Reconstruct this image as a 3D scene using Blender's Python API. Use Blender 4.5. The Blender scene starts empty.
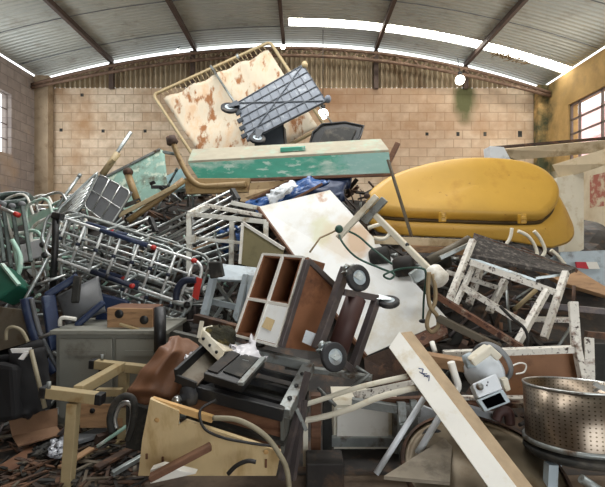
import bpy, bmesh, math, random
from mathutils import Vector as V, Matrix, noise
random.seed(7)
SC = bpy.context.scene
COL = SC.collection
CAM = V((0, 0, 1.45)); F = 440.0
def P(x, y, d):
    return V(((x - 302.5) / F * d, d, CAM.z - (y - 243.5) / F * d))

# ------------------------------------------------------------------ materials
def lin(h):
    if isinstance(h, str):
        h = [int(h[i:i + 2], 16) / 255 for i in (0, 2, 4)]
    return tuple(((c / 12.92) if c <= .04045 else ((c + .055) / 1.055) ** 2.4) for c in h) + (1,)
MATS = {}
def base_mat(name):
    m = bpy.data.materials.new(name); m.use_nodes = True
    nt = m.node_tree; b = nt.nodes['Principled BSDF']
    return m, nt, b
def node(nt, typ, **kw):
    n = nt.nodes.new(typ)
    for k, v in kw.items():
        if k in n.inputs: n.inputs[k].default_value = v
        else: setattr(n, k, v)
    return n
def mixc(nt, fac, a, b, blend='MIX'):
    n = nt.nodes.new('ShaderNodeMix'); n.data_type = 'RGBA'; n.blend_type = blend
    for i, s in ((0, fac), (6, a), (7, b)):
        if hasattr(s, 'is_output'): nt.links.new(s, n.inputs[i])
        else: n.inputs[i].default_value = s
    return n.outputs[2]
def noisef(nt, vec, scale, lo, hi, detail=5, rough=.6):
    n = node(nt, 'ShaderNodeTexNoise', Scale=scale, Detail=detail, Roughness=rough)
    nt.links.new(vec, n.inputs['Vector'])
    r = node(nt, 'ShaderNodeMapRange'); r.inputs[1].default_value = lo; r.inputs[2].default_value = hi
    nt.links.new(n.outputs[0], r.inputs[0])
    return r.outputs[0]
def coord(nt, scale=(1, 1, 1)):
    tc = node(nt, 'ShaderNodeTexCoord'); mp = node(nt, 'ShaderNodeMapping'); mp.inputs['Scale'].default_value = scale
    nt.links.new(tc.outputs['Object'], mp.inputs[0]); return mp.outputs[0]
def spots(nt, out, lst):
    ge = node(nt, 'ShaderNodeNewGeometry'); o = ge.outputs['Position']
    for (c, r, mc, ms) in lst:
        d = node(nt, 'ShaderNodeVectorMath', operation='SUBTRACT'); nt.links.new(o, d.inputs[0]); d.inputs[1].default_value = c
        d2 = node(nt, 'ShaderNodeVectorMath', operation='DIVIDE'); nt.links.new(d.outputs[0], d2.inputs[0]); d2.inputs[1].default_value = r
        ln = node(nt, 'ShaderNodeVectorMath', operation='LENGTH'); nt.links.new(d2.outputs[0], ln.inputs[0])
        n = node(nt, 'ShaderNodeTexNoise', Scale=7., Detail=6.); nt.links.new(o, n.inputs['Vector'])
        ad = node(nt, 'ShaderNodeMath', operation='ADD'); nt.links.new(ln.outputs['Value'], ad.inputs[0]); nt.links.new(n.outputs[0], ad.inputs[1])
        mr = node(nt, 'ShaderNodeMapRange'); mr.inputs[1].default_value = 1.5; mr.inputs[2].default_value = 1.1; mr.inputs[4].default_value = ms; nt.links.new(ad.outputs[0], mr.inputs[0])
        out = mixc(nt, mr.outputs[0], out, lin(mc))
    return out
def M(name, col, rough=.6, metal=0., var=.12, scale=9, dirt=None, amt=.5, dscale=5, bump=0., stretch=(1, 1, 1), dirt2=None, amt2=.4, d2scale=14, sp=()):
    m, nt, b = base_mat(name); c = lin(col); vec = coord(nt, stretch)
    lo = tuple(x * (1 - var * 1.4) for x in c[:3]) + (1,); hi = tuple(min(1, x * (1 + var)) for x in c[:3]) + (1,)
    out = mixc(nt, noisef(nt, vec, scale, .3, .7), lo, hi)
    if dirt:
        t = 1 - amt
        out = mixc(nt, noisef(nt, vec, dscale, .25 + .5 * t - .06, .25 + .5 * t + .1, 7, .65), out, lin(dirt))
    if dirt2:
        t = 1 - amt2
        out = mixc(nt, noisef(nt, vec, d2scale, .25 + .5 * t - .03, .25 + .5 * t + .05, 6, .6), out, lin(dirt2))
    if sp: out = spots(nt, out, sp)
    nt.links.new(out, b.inputs['Base Color'])
    b.inputs['Roughness'].default_value = rough; b.inputs['Metallic'].default_value = metal
    if bump:
        bn = node(nt, 'ShaderNodeBump', Strength=bump, Distance=.01)
        n = node(nt, 'ShaderNodeTexNoise', Scale=scale * 4, Detail=4.); nt.links.new(vec, n.inputs['Vector'])
        nt.links.new(n.outputs[0], bn.inputs['Height']); nt.links.new(bn.outputs[0], b.inputs['Normal'])
    MATS[name] = m; return m
M('chrome', 'bfc2c0', .3, .85, .1, 12, '6b6258', .3, 20)
M('steel_grey', '8f9492', .45, .55, .15, 8, '5a4a3c', .35, 9)
M('galv', 'a8b0b0', .4, .7, .15, 12, '75664f', .3, 10)
M('white_tube', 'dcdcd4', .45, 0, .06, 10, '9a8a70', .35, 9)
M('white_rusty', 'd6d2c8', .55, 0, .06, 12, '6a4630', .3, 13, dirt2='3a281c', amt2=.3, d2scale=34)
M('rust', '6c4936', .8, .1, .3, 14, 'a09888', .3, 8, .4, dirt2='3a221a', amt2=.4)
M('rust_dark', '46352b', .8, .1, .3, 10, '6e4e38', .4, 7, .3)
M('mint', '9fc4b4', .45, 0, .1, 9, 'c8ccc4', .4, 6)
M('mint_dark', '46524e', .5, .1, .15, 9, '7a8680', .3, 8)
M('green_paint', '3f947e', .5, 0, .1, 5, 'a9bdb2', .4, 1.6, 0, (1, 1, 2.5), 'a9c0b4', .32, 6, sp=[(P(372, 162, 5.6), (.5, .5, .3), '8fb2b0', .75)])
M('green_top', '9a9482', .7, 0, .08, 6, '8fa694', .35, 4)  # grey-tan, paler than the green front
M('green_sheet', '83a598', .6, 0, .1, 6, '5a5a4a', .4, 5, 0, (1, 1, 1), 'b2bfae', .4, 9)
M('green_vinyl', '1f5a48', .45, 0, .15, 5)
M('lightblue', '8fb4b8', .55, 0, .12, 6, 'b8c4c0', .4, 5)
M('yellow', 'c2983f', .45, 0, .05, 3, 'b08434', .3, 3, 0, (1, 1, 1), '8a5a24', .12, 16)
M('yellow_dark', 'b58c30', .45, 0, .07, 3, '8a6420', .35, 4)
M('canvas', 'c6bba6', .9, 0, .1, 3, 'c0a486', .42, 3, .3, (1.6, 1, .8), '8c5e3a', .37, 4)
M('crate_grey', '626a75', .5, 0, .08, 6, '9aa0a4', .3, 6)
M('crate_dark', '3d444c', .55, 0, .1, 6)
M('black', '17181a', .45, 0, .25, 8, '3c3a36', .3, 7)
M('rubber', '26272a', .7, 0, .2, 10, '55514a', .35, 9)
M('black_matte', '22221f', .75, 0, .25, 8, '4a453d', .4, 6, .2)
M('navy', '1c2c4c', .5, 0, .2, 6, '3b4a5e', .3, 6)
M('navy_deep', '141e33', .5, 0, .2, 6)
M('blue_plastic', '26508a', .35, 0, .15, 5, 'c4ccd2', .35, 4)
M('red', 'b8322a', .45, 0, .12, 6)
M('speckled', '2e2a27', .8, .1, .3, 20, '6c655e', .38, 26)
M('felt', '8a8172', .95, 0, .1, 5, '6a6256', .4, 6)
M('grey_vinyl', '5c5e60', .5, 0, .12, 5, '3a3a3a', .3, 4)
M('grey_cab', '85857c', .55, .1, .06, 3, '5e584e', .35, 3)
M('grey_cab_dark', '5a5a54', .55, .1, .08, 3)
M('grey_panel', '787b7e', .6, .1, .1, 5)
M('grey_blue', 'a9b6bd', .5, 0, .1, 6, '7b7f80', .35, 6)
M('tan_metal', '927a52', .55, 0, .12, 8, '6a4c28', .35, 8)
M('tan_light', 'a3926e', .55, 0, .1, 8, '8a7048', .3, 8)
M('wood', '9c7a58', .65, 0, .15, 5, '6a5038', .35, 4, .1, (1, 1, 6))
M('wood_brown', '6e4c36', .6, 0, .18, 5, '4c2c1a', .4, 4, .1, (1, 1, 4))
M('wood_inside', '86583a', .6, 0, .15, 4, '4c2a18', .4, 4)
M('ply', 'cfb88c', .6, 0, .06, 3, 'b59a6c', .35, 3, .05, (3, 1, 1))
M('ply_edge', 'c8a068', .7, 0, .12, 12)
M('cardboard', '7e6048', .85, 0, .12, 5, '5e4230', .35, 4)
M('cream', 'd8d2c0', .5, 0, .05, 4, 'b8a682', .33, 5)
M('white', 'e6e4dc', .45, 0, .04, 4, 'bdb6a4', .3, 4)
M('white_cool', 'd5dbe0', .4, 0, .06, 4, 'a8adb0', .3, 6)
M('board_white', 'e3e5e3', .5, 0, .04, 3, 'd2cdbe', .42, 2.0, 0, (1, 1, 1), 'b0764a', .12, 2.2, sp=[(P(357, 240, 4.5), (.14, .3, .2), 'a8764e', .8), (P(322, 232, 4.65), (.16, .3, .2), 'cfd0ae', .7), (P(346, 236, 4.5), (.3, .4, .3), 'd2bd9c', .5)])
M('beam_white', 'e6e4dc', .55, 0, .04, 5, 'cfc3a8', .3, 6)
M('beam_tan', 'ab967a', .75, 0, .12, 12)
M('khaki', '7b7352', .65, 0, .07, 5, '5c553c', .35, 4)
M('brown_frame', '544d4d', .45, .3, .12, 7, '6c605a', .35, 9)
M('brown_tube', '452c28', .6, .1, .12, 7)
M('brown_vinyl', '7c563e', .5, 0, .15, 4, '5c3e2c', .35, 4, .15)
M('brown_board', '93694a', .7, 0, .1, 5, '6c4a34', .4, 4)
M('dust_metal', '6b6457', .6, .4, .12, 5, '4a3c2c', .4, 5)
M('lid_metal', '7a6e5a', .45, .4, .12, 4, '5e4c34', .4, 4)
M('foam', '2a2818', .95, 0, .4, 20, '6a5c2c', .35, 12, .8)
M('plastic_bag', 'e2e0e4', .35, 0, .06, 8)
M('cord_green', '2f5044', .6); M('cord_tan', '8f7c5c', .6); M('cord_black', '1c1a18', .5); M('cord_grey', '8a826c', .55)
M('beige_board', 'bfae90', .7, 0, .08, 5, '94805e', .35, 4)
M('truss', '6d5646', .7, .2, .2, 7, '8f7a66', .3, 6)
M('purlin', '4f4038', .7, .2, .2, 7)
M('concrete', 'a8957c', .85, 0, .12, 4, '847058', .35, 3, .2)
M('leaf', '6a5636', .9, 0, .35, 30)
M('glassy_dark', '050506', 1.); MATS['glassy_dark'].node_tree.nodes['Principled BSDF'].inputs['Specular IOR Level'].default_value = 0
M('bright_tube', 'd6dada', .35, .5, .08, 12, '8a8478', .28, 16)
M('ink', '3a4a78', .6)
M('tape_red', 'b82838', .5)
M('foil', 'b8bcc4', .25, .2, .2, 14)
M('window_frame', '7c7068', .6, .2)
M('floor', '6a5a4a', .9, 0, .15, 3, '46392e', .5, 2.5, .3)
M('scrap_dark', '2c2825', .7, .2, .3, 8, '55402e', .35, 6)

def emit(name, col, s):
    m, nt, b = base_mat(name); b.inputs['Base Color'].default_value = lin(col)
    b.inputs['Emission Color'].default_value = lin(col); b.inputs['Emission Strength'].default_value = s
    MATS[name] = m
M('pure_white', 'f4f4f2', .5)
M('cloth_black', '0d0d10', .85)
M('seam', '4a3610', .6)
emit('bulb', 'fffdf2', 6.); emit('skylight', 'fffcf2', 9)

def wall_mat(name, axis, c1, c2, mortar, stain, samt, moss=(), sscale=.9):
    m, nt, b = base_mat(name)
    tc = node(nt, 'ShaderNodeTexCoord'); sp = node(nt, 'ShaderNodeSeparateXYZ'); cb = node(nt, 'ShaderNodeCombineXYZ')
    nt.links.new(tc.outputs['Object'], sp.inputs[0]); nt.links.new(sp.outputs[axis], cb.inputs[0]); nt.links.new(sp.outputs[2], cb.inputs[1])
    br = node(nt, 'ShaderNodeTexBrick', Scale=1.); br.offset = .5
    for k, v in (('Color1', lin(c1)), ('Color2', lin(c2)), ('Mortar', lin(mortar)), ('Mortar Size', .009), ('Mortar Smooth', .4), ('Brick Width', .4), ('Row Height', .2), ('Bias', 0.)):
        br.inputs[k].default_value = v
    nt.links.new(cb.outputs[0], br.inputs['Vector'])
    out = br.outputs[0]; o = tc.outputs['Object']
    out = mixc(nt, noisef(nt, o, 6, .3, .75), out, lin('8a6e54')); 
    nt.nodes[-1].inputs[0].default_value = 0
    f = noisef(nt, o, 6, .35, .9); out = mixc(nt, f, br.outputs[0], lin(mortar))
    out = mixc(nt, noisef(nt, o, sscale, .75 - samt * .5, 1 - samt * .5, 6, .65), out, lin(stain))
    for (c, r, mc, ms) in moss:
        d = node(nt, 'ShaderNodeVectorMath', operation='SUBTRACT'); nt.links.new(o, d.inputs[0]); d.inputs[1].default_value = c
        d2 = node(nt, 'ShaderNodeVectorMath', operation='DIVIDE'); nt.links.new(d.outputs[0], d2.inputs[0]); d2.inputs[1].default_value = r
        ln = node(nt, 'ShaderNodeVectorMath', operation='LENGTH'); nt.links.new(d2.outputs[0], ln.inputs[0])
        n = node(nt, 'ShaderNodeTexNoise', Scale=3., Detail=5.); nt.links.new(o, n.inputs['Vector'])
        ad = node(nt, 'ShaderNodeMath', operation='ADD'); nt.links.new(ln.outputs['Value'], ad.inputs[0]); nt.links.new(n.outputs[0], ad.inputs[1])
        mr = node(nt, 'ShaderNodeMapRange'); mr.inputs[1].default_value = 1.55; mr.inputs[2].default_value = 1.0; mr.inputs[4].default_value = ms; nt.links.new(ad.outputs[0], mr.inputs[0])
        out = mixc(nt, mr.outputs[0], out, lin(mc))
    nt.links.new(out, b.inputs['Base Color']); b.inputs['Roughness'].default_value = .9
    bn = node(nt, 'ShaderNodeBump', Strength=.5, Distance=.01); bn.invert = True
    nt.links.new(br.outputs['Fac'], bn.inputs['Height']); nt.links.new(bn.outputs[0], b.inputs['Normal'])
    MATS[name] = m
wall_mat('brick_back', 0, 'd9c6ae', 'cab398', '9c8a74', 'a07e5c', .55, moss=[((1.9, 9.9, 4.3), (3.2, 1, 1.5), '8f6a4a', .5), ((.2, 9.9, 4.75), (2.2, 1, .35), '7c5638', .4), ((3.65, 9.85, 4.65), (.32, .6, .6), '4e5230', .95)])
wall_mat('brick_left', 1, 'a59a92', '978b84', '7e7470', 'b4977a', .45)

def plaster_right():
    m, nt, b = base_mat('plaster_right')
    tc = node(nt, 'ShaderNodeTexCoord'); o = tc.outputs['Object']
    sp = node(nt, 'ShaderNodeSeparateXYZ'); nt.links.new(o, sp.inputs[0])
    up = mixc(nt, noisef(nt, o, 1.6, .35, .65, 6), lin('cfab70'), lin('a98b56'))
    up = mixc(nt, noisef(nt, o, 4, .5, .75, 6), up, lin('a58a5c'))
    lo = mixc(nt, noisef(nt, o, 2, .4, .7, 6), lin('d8cdb4'), lin('bba98a'))
    mr = node(nt, 'ShaderNodeMapRange'); mr.inputs[1].default_value = 2.99; mr.inputs[2].default_value = 3.01; nt.links.new(sp.outputs[2], mr.inputs[0])
    out = mixc(nt, mr.outputs[0], lo, up)
    # flaked red square below the window
    fs = []
    for ax, c, h in ((1, 7.95, .32), (2, 2.42, .3)):
        s = node(nt, 'ShaderNodeMath', operation='SUBTRACT'); s.inputs[1].default_value = c; nt.links.new(sp.outputs[ax], s.inputs[0])
        a = node(nt, 'ShaderNodeMath', operation='ABSOLUTE'); nt.links.new(s.outputs[0], a.inputs[0])
        l = node(nt, 'ShaderNodeMath', operation='LESS_THAN'); l.inputs[1].default_value = h; nt.links.new(a.outputs[0], l.inputs[0]); fs.append(l.outputs[0])
    mu = node(nt, 'ShaderNodeMath', operation='MULTIPLY'); nt.links.new(fs[0], mu.inputs[0]); nt.links.new(fs[1], mu.inputs[1])
    m2 = node(nt, 'ShaderNodeMath', operation='MULTIPLY'); nt.links.new(mu.outputs[0], m2.inputs[0]); nt.links.new(noisef(nt, o, 7, .4, .55), m2.inputs[1])
    out = mixc(nt, m2.outputs[0], out, lin('a8685a'))
    # damp green streak in the far corner
    y = node(nt, 'ShaderNodeMapRange'); y.inputs[1].default_value = 9.25; y.inputs[2].default_value = 9.6; nt.links.new(sp.outputs[1], y.inputs[0])
    m3 = node(nt, 'ShaderNodeMath', operation='MULTIPLY'); nt.links.new(y.outputs[0], m3.inputs[0]); nt.links.new(noisef(nt, o, 3, .35, .6), m3.inputs[1])
    out = mixc(nt, m3.outputs[0], out, lin('4c5038'))
    nt.links.new(out, b.inputs['Base Color']); b.inputs['Roughness'].default_value = .9; MATS['plaster_right'] = m
plaster_right()

def roof_mat():
    m, nt, b = base_mat('roof_sheet'); o = coord(nt)
    out = mixc(nt, noisef(nt, o, .8, .3, .7, 5), lin('a2a8a4'), lin('b7b8ae'))
    out = mixc(nt, noisef(nt, o, 3, .55, .8, 6), out, lin('8a8478'))
    nt.links.new(out, b.inputs['Base Color']); b.inputs['Roughness'].default_value = .55; b.inputs['Metallic'].default_value = .2
    sp = node(nt, 'ShaderNodeSeparateXYZ'); nt.links.new(o, sp.inputs[0])
    mu = node(nt, 'ShaderNodeMath', operation='MULTIPLY'); mu.inputs[1].default_value = 2 * math.pi / .1; nt.links.new(sp.outputs[1], mu.inputs[0])
    si = node(nt, 'ShaderNodeMath', operation='SINE'); nt.links.new(mu.outputs[0], si.inputs[0])
    bn = node(nt, 'ShaderNodeBump', Strength=.6, Distance=.02); nt.links.new(si.outputs[0], bn.inputs['Height']); nt.links.new(bn.outputs[0], b.inputs['Normal'])
    MATS['roof_sheet'] = m
roof_mat()
M('gable_sheet', 'a8987e', .6, .1, .08, 3, '80684c', .36, 2.5, 0, (1, 1, .4))

def drum_mat():
    m, nt, b = base_mat('perforated_steel')
    uv = node(nt, 'ShaderNodeUVMap'); sp = node(nt, 'ShaderNodeSeparateXYZ'); nt.links.new(uv.outputs[0], sp.inputs[0])
    def fr(out, k):
        mu = node(nt, 'ShaderNodeMath', operation='MULTIPLY'); mu.inputs[1].default_value = k; nt.links.new(out, mu.inputs[0])
        f = node(nt, 'ShaderNodeMath', operation='FRACT'); nt.links.new(mu.outputs[0], f.inputs[0])
        s = node(nt, 'ShaderNodeMath', operation='SUBTRACT'); s.inputs[1].default_value = .5; nt.links.new(f.outputs[0], s.inputs[0])
        p = node(nt, 'ShaderNodeMath', operation='POWER'); p.inputs[1].default_value = 2; nt.links.new(s.outputs[0], p.inputs[0]); return p.outputs[0]
    a = fr(sp.outputs[0], 60); c = fr(sp.outputs[1], 44)
    ad = node(nt, 'ShaderNodeMath', operation='ADD'); nt.links.new(a, ad.inputs[0]); nt.links.new(c, ad.inputs[1])
    l = node(nt, 'ShaderNodeMath', operation='LESS_THAN'); l.inputs[1].default_value = .035; nt.links.new(ad.outputs[0], l.inputs[0])
    o = coord(nt)
    c0 = mixc(nt, noisef(nt, o, 5, .35, .7), lin('94887a'), lin('62574a'))
    nt.links.new(mixc(nt, l.outputs[0], c0, lin('4a4034')), b.inputs['Base Color'])
    b.inputs['Metallic'].default_value = .9; b.inputs['Roughness'].default_value = .3
    MATS['perforated_steel'] = m
drum_mat()

# ------------------------------------------------------------------ geometry
class G:
    def __init__(s): s.v = []; s.f = []; s.sm = []; s.mi = []; s.cur = 0; s.uv = {}
    def add(s, vs, fs, sm=False):
        o = len(s.v); s.v += [V(a) for a in vs]
        for f in fs: s.f.append([i + o for i in f]); s.sm.append(sm); s.mi.append(s.cur)
        return s
    def hexa(s, c): return s.add(c, [(0, 3, 2, 1), (4, 5, 6, 7), (0, 1, 5, 4), (1, 2, 6, 5), (2, 3, 7, 6), (3, 0, 4, 7)])
    def box(s, O, X, Y, Z):
        O, X, Y, Z = map(V, (O, X, Y, Z)); return s.hexa([O, O + X, O + X + Y, O + Y, O + Z, O + X + Z, O + X + Y + Z, O + Y + Z])
    def aabb(s, a, b): return s.box(a, (b[0] - a[0], 0, 0), (0, b[1] - a[1], 0), (0, 0, b[2] - a[2]))
    def poly(s, pts, t=.02, n=None):
        pts = [V(p) for p in pts]; k = len(pts)
        if n is None:
            n = V((0, 0, 0))
            for i in range(k): n += (pts[i] - pts[0]).cross(pts[(i + 1) % k] - pts[0])
            n.normalize()
            if n.dot(sum(pts, V()) / k - CAM) < 0: n = -n
        n = V(n)
        vs = pts + [p + n * t for p in pts]
        return s.add(vs, [list(range(k)), list(range(2 * k - 1, k - 1, -1))] + [(i, i + k, (i + 1) % k + k, (i + 1) % k) for i in range(k)])
    def bar(s, A, B, w, h=None, up=(0, 0, 1)):
        h = h or w; A, B = V(A), V(B); z = (B - A); L = z.length; z = z / L
        u = V(up); 
        if abs(u.dot(z)) > .97: u = V((1, 0, 0))
        x = z.cross(u).normalized(); y = x.cross(z).normalized()
        return s.box(A - x * w / 2 - y * h / 2, x * w, y * h, z * L)
    def tube(s, pts, r, n=8, fil=0., closed=False):
        pts = [V(p) for p in pts]
        if fil: pts = fillet(pts, fil, closed)
        k = len(pts); T = []
        for i in range(k):
            a = pts[i - 1] if (i > 0 or closed) else pts[i]; b = pts[(i + 1) % k] if (i < k - 1 or closed) else pts[i]
            T.append((b - a).normalized())
        x = T[0].orthogonal().normalized(); vs = []
        for i in range(k):
            x = (x - T[i] * x.dot(T[i])).normalized(); y = T[i].cross(x)
            rr = r[i] if isinstance(r, (list, tuple)) else r
            vs += [pts[i] + (x * math.cos(2 * math.pi * j / n) + y * math.sin(2 * math.pi * j / n)) * rr for j in range(n)]
        fs = []
        for i in range(k if closed else k - 1):
            for j in range(n):
                a = i * n; b = ((i + 1) % k) * n; fs.append((a + j, a + (j + 1) % n, b + (j + 1) % n, b + j))
        s.add(vs, fs, True)
        if not closed:
            s.f.append([len(s.v) - len(vs) + j for j in range(n)][::-1]); s.sm.append(False); s.mi.append(s.cur)
            s.f.append([len(s.v) - n + j for j in range(n)]); s.sm.append(False); s.mi.append(s.cur)
        return s
    def lathe(s, A, axis, prof, n=24, uv=False):
        A = V(A); z = V(axis).normalized(); x = z.orthogonal().normalized(); y = z.cross(x); vs = []
        for h, r in prof: vs += [A + z * h + (x * math.cos(2 * math.pi * j / n) + y * math.sin(2 * math.pi * j / n)) * max(r, 1e-4) for j in range(n)]
        fs = []
        for i in range(len(prof) - 1):
            for j in range(n): fs.append((i * n + j, i * n + (j + 1) % n, (i + 1) * n + (j + 1) % n, (i + 1) * n + j))
        if uv:
            o = len(s.f)
            for i in range(len(prof) - 1):
                for j in range(n):
                    s.uv[o + i * n + j] = [(j / n, i / (len(prof) - 1)), ((j + 1) / n, i / (len(prof) - 1)), ((j + 1) / n, (i + 1) / (len(prof) - 1)), (j / n, (i + 1) / (len(prof) - 1))]
        return s.add(vs, fs, True)
    def ell(s, c, rx, ry, rz, n=14):
        c = V(c); vs = []; fs = []
        for i in range(n + 1):
            t = math.pi * i / n
            for j in range(n): p = 2 * math.pi * j / n; vs.append(c + V((rx * math.sin(t) * math.cos(p), ry * math.sin(t) * math.sin(p), rz * math.cos(t))))
        for i in range(n):
            for j in range(n): fs.append((i * n + j, (i + 1) * n + j, (i + 1) * n + (j + 1) % n, i * n + (j + 1) % n))
        return s.add(vs, fs, True)
    def grid(s, fn, nu, nv, t=.01):
        pts = [[V(fn(i / nu, j / nv)) for j in range(nv + 1)] for i in range(nu + 1)]
        vs = [p for r in pts for p in r]; W = nv + 1; nn = []
        for i in range(nu + 1):
            for j in range(nv + 1):
                a = pts[min(i + 1, nu)][j] - pts[max(i - 1, 0)][j]; b = pts[i][min(j + 1, nv)] - pts[i][max(j - 1, 0)]
                n = a.cross(b).normalized()
                if n.dot(pts[i][j] - CAM) < 0: n = -n
                nn.append(n)
        K = len(vs); vs2 = vs + [p + n * t for p, n in zip(vs, nn)]; fs = []
        for i in range(nu):
            for j in range(nv):
                q = (i * W + j, i * W + j + 1, (i + 1) * W + j + 1, (i + 1) * W + j); fs.append(q); fs.append(tuple(x + K for x in q[::-1]))
        rim = [(i, 0) for i in range(nu)] + [(nu, j) for j in range(nv)] + [(i, nv) for i in range(nu, 0, -1)] + [(0, j) for j in range(nv, 0, -1)]
        ri = [i * W + j for i, j in rim]
        for a, b in zip(ri, ri[1:] + ri[:1]): fs.append((a, b, b + K, a + K))
        return s.add(vs2, fs, True)
def fillet(pts, r, closed=False, n=5):
    k = len(pts); out = []
    for i in range(k):
        if not closed and i in (0, k - 1): out.append(pts[i]); continue
        a, p, b = pts[i - 1], pts[i], pts[(i + 1) % k]
        ra = min(r, (a - p).length * .48); rb = min(r, (b - p).length * .48)
        A = p + (a - p).normalized() * ra; B = p + (b - p).normalized() * rb
        for j in range(n + 1): t = j / n; out.append(A * (1 - t) ** 2 + p * 2 * t * (1 - t) + B * t * t)
    return out
def curve(pts, n=6):
    pts = [V(p) for p in pts]; out = []
    for i in range(len(pts) - 1):
        p0 = pts[max(i - 1, 0)]; p1 = pts[i]; p2 = pts[i + 1]; p3 = pts[min(i + 2, len(pts) - 1)]
        for j in range(n):
            t = j / n; out.append(.5 * ((2 * p1) + (p2 - p0) * t + (2 * p0 - 5 * p1 + 4 * p2 - p3) * t * t + (3 * p1 - p0 - 3 * p2 + p3) * t ** 3))
    out.append(pts[-1]); return out

def mesh_obj(name, g, mat, origin, parent=None, bevel=0.):
    me = bpy.data.meshes.new(name)
    me.from_pydata([v - origin for v in g.v], [], g.f)
    mats = mat if isinstance(mat, (list, tuple)) else [mat]
    for m in mats: me.materials.append(MATS[m])
    for p, sm, mi in zip(me.polygons, g.sm, g.mi): p.use_smooth = sm; p.material_index = mi
    if g.uv:
        ul = me.uv_layers.new(name='UVMap')
        for fi, uvs in g.uv.items():
            for li, u in zip(me.polygons[fi].loop_indices, uvs): ul.data[li].uv = u
    bm = bmesh.new(); bm.from_mesh(me); bmesh.ops.recalc_face_normals(bm, faces=bm.faces); bm.to_mesh(me); bm.free()
    o = bpy.data.objects.new(name, me); COL.objects.link(o)
    if parent: o.parent = parent
    if bevel:
        b = o.modifiers.new('bevel', 'BEVEL'); b.width = bevel; b.segments = 2; b.limit_method = 'ANGLE'; b.angle_limit = math.radians(50)
    return o
class T:
    def __init__(s, name, label, cat, group=None, kind=None):
        s.name, s.label, s.cat, s.group, s.kind = name, label, cat, group, kind; s.parts = []
    def p(s, name, g, mat, parent=None, label=None, bevel=0.):
        s.parts.append((name, g, mat, parent, label, bevel)); return len(s.parts) - 1
    def done(s):
        vs = [v for q in s.parts for v in q[1].v]
        lo = [min(v[i] for v in vs) for i in range(3)]; hi = [max(v[i] for v in vs) for i in range(3)]
        O = V(((lo[0] + hi[0]) / 2, (lo[1] + hi[1]) / 2, lo[2]))
        if s.kind == 'structure': O = V((0, 0, 0))
        if len(s.parts) == 1:
            q = s.parts[0]; r = mesh_obj(s.name, q[1], q[2], O, None, q[5])
        else:
            r = bpy.data.objects.new(s.name, None); r.empty_display_size = .1; COL.objects.link(r); obs = []
            for (n, g, m, par, lab, bv) in s.parts:
                o = mesh_obj(n, g, m, O, obs[par] if par is not None else r, bv); obs.append(o)
                if lab: o['label'] = lab
        r.location = O
        if s.kind: r['kind'] = s.kind
        if s.kind != 'structure':
            r['label'] = s.label; r['category'] = s.cat
            if s.group: r['group'] = s.group
        return r
def one(name, label, cat, g, mat, group=None, bevel=0., kind=None):
    t = T(name, label, cat, group, kind); t.p(name, g, mat, None, None, bevel); return t.done()
def struct(name, g, mat):
    o = mesh_obj(name, g, mat, V((0, 0, 0))); o['kind'] = 'structure'; return o

# ------------------------------------------------------------------ the shed
XL, XR, YB, YF = -5.9, 5.4, 9.9, -2.5
def zr(x): return 5.98 - (.0255 if x < -.3 else .0302) * (x + .3) ** 2
g = G().aabb((XL - .2, YF, -.15), (XR + .2, YB + .2, 0)); struct('floor', g, 'floor')
wb = struct('wall_back', G().aabb((XL - .2, YB, 0), (XR + .2, YB + .2, 4.95)), 'brick_back')
for (x, y, w, h) in ((61, 130, 3, 3), (103, 131, 3, 3), (145, 131, 3, 3), (427, 134, 3, 3), (458, 134, 3, 4), (485, 134, 3, 4), (520, 134, 4, 6), (82, 95, 3, 3)):
    c = P(x, y, YB - .004); k = 9.9 / 440
    o = mesh_obj('putlog_hole', G().aabb((c.x - w * k / 2, YB - .006, c.z - h * k / 2), (c.x + w * k / 2, YB + .05, c.z + h * k / 2)), 'black_matte', V((0, 0, 0)), wb)
# left wall with window opening, right wall with window opening
def side_wall(x0, x1, ztop, wy0, wy1, wz0, wz1):
    return (G().aabb((x0, YF, 0), (x1, YB, wz0)).aabb((x0, YF, wz1), (x1, YB, ztop)).aabb((x0, YF, wz0), (x1, wy0, wz1)).aabb((x0, wy1, wz0), (x1, YB, wz1)))
struct('wall_left', side_wall(XL - .2, XL, 5.12, 7.7, 8.92, 3.25, 4.47), 'brick_left')
struct('wall_right', side_wall(XR, XR + .2, 4.94, 6.6, 8.94, 3.0, 4.27), 'plaster_right')
struct('wall_front_unseen', G().aabb((XL, YF - .2, 0), (.2, YF, 6)).aabb((4.8, YF - .2, 0), (XR, YF, 6)).aabb((.2, YF - .2, 3.6), (4.8, YF, 6)), 'concrete')  # unseen wall added to cut frontal daylight, opening kept at right
# gable of upright corrugated sheet, a slit of daylight left under the roof
g = G(); n = 1300; vs = []; fs = []
for i in range(n + 1):
    x = XL + (XR - XL) * i / n; y = YB + .03 + (.045) * math.sin(x * 2 * math.pi / .113)
    zt = zr(x) - .095
    vs += [(x, y, 4.95), (x, y, max(zt, 4.951))]
for i in range(n): fs.append((2 * i, 2 * i + 2, 2 * i + 3, 2 * i + 1))
g.add(vs, fs, True); struct('wall_gable', g, 'gable_sheet')
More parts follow.
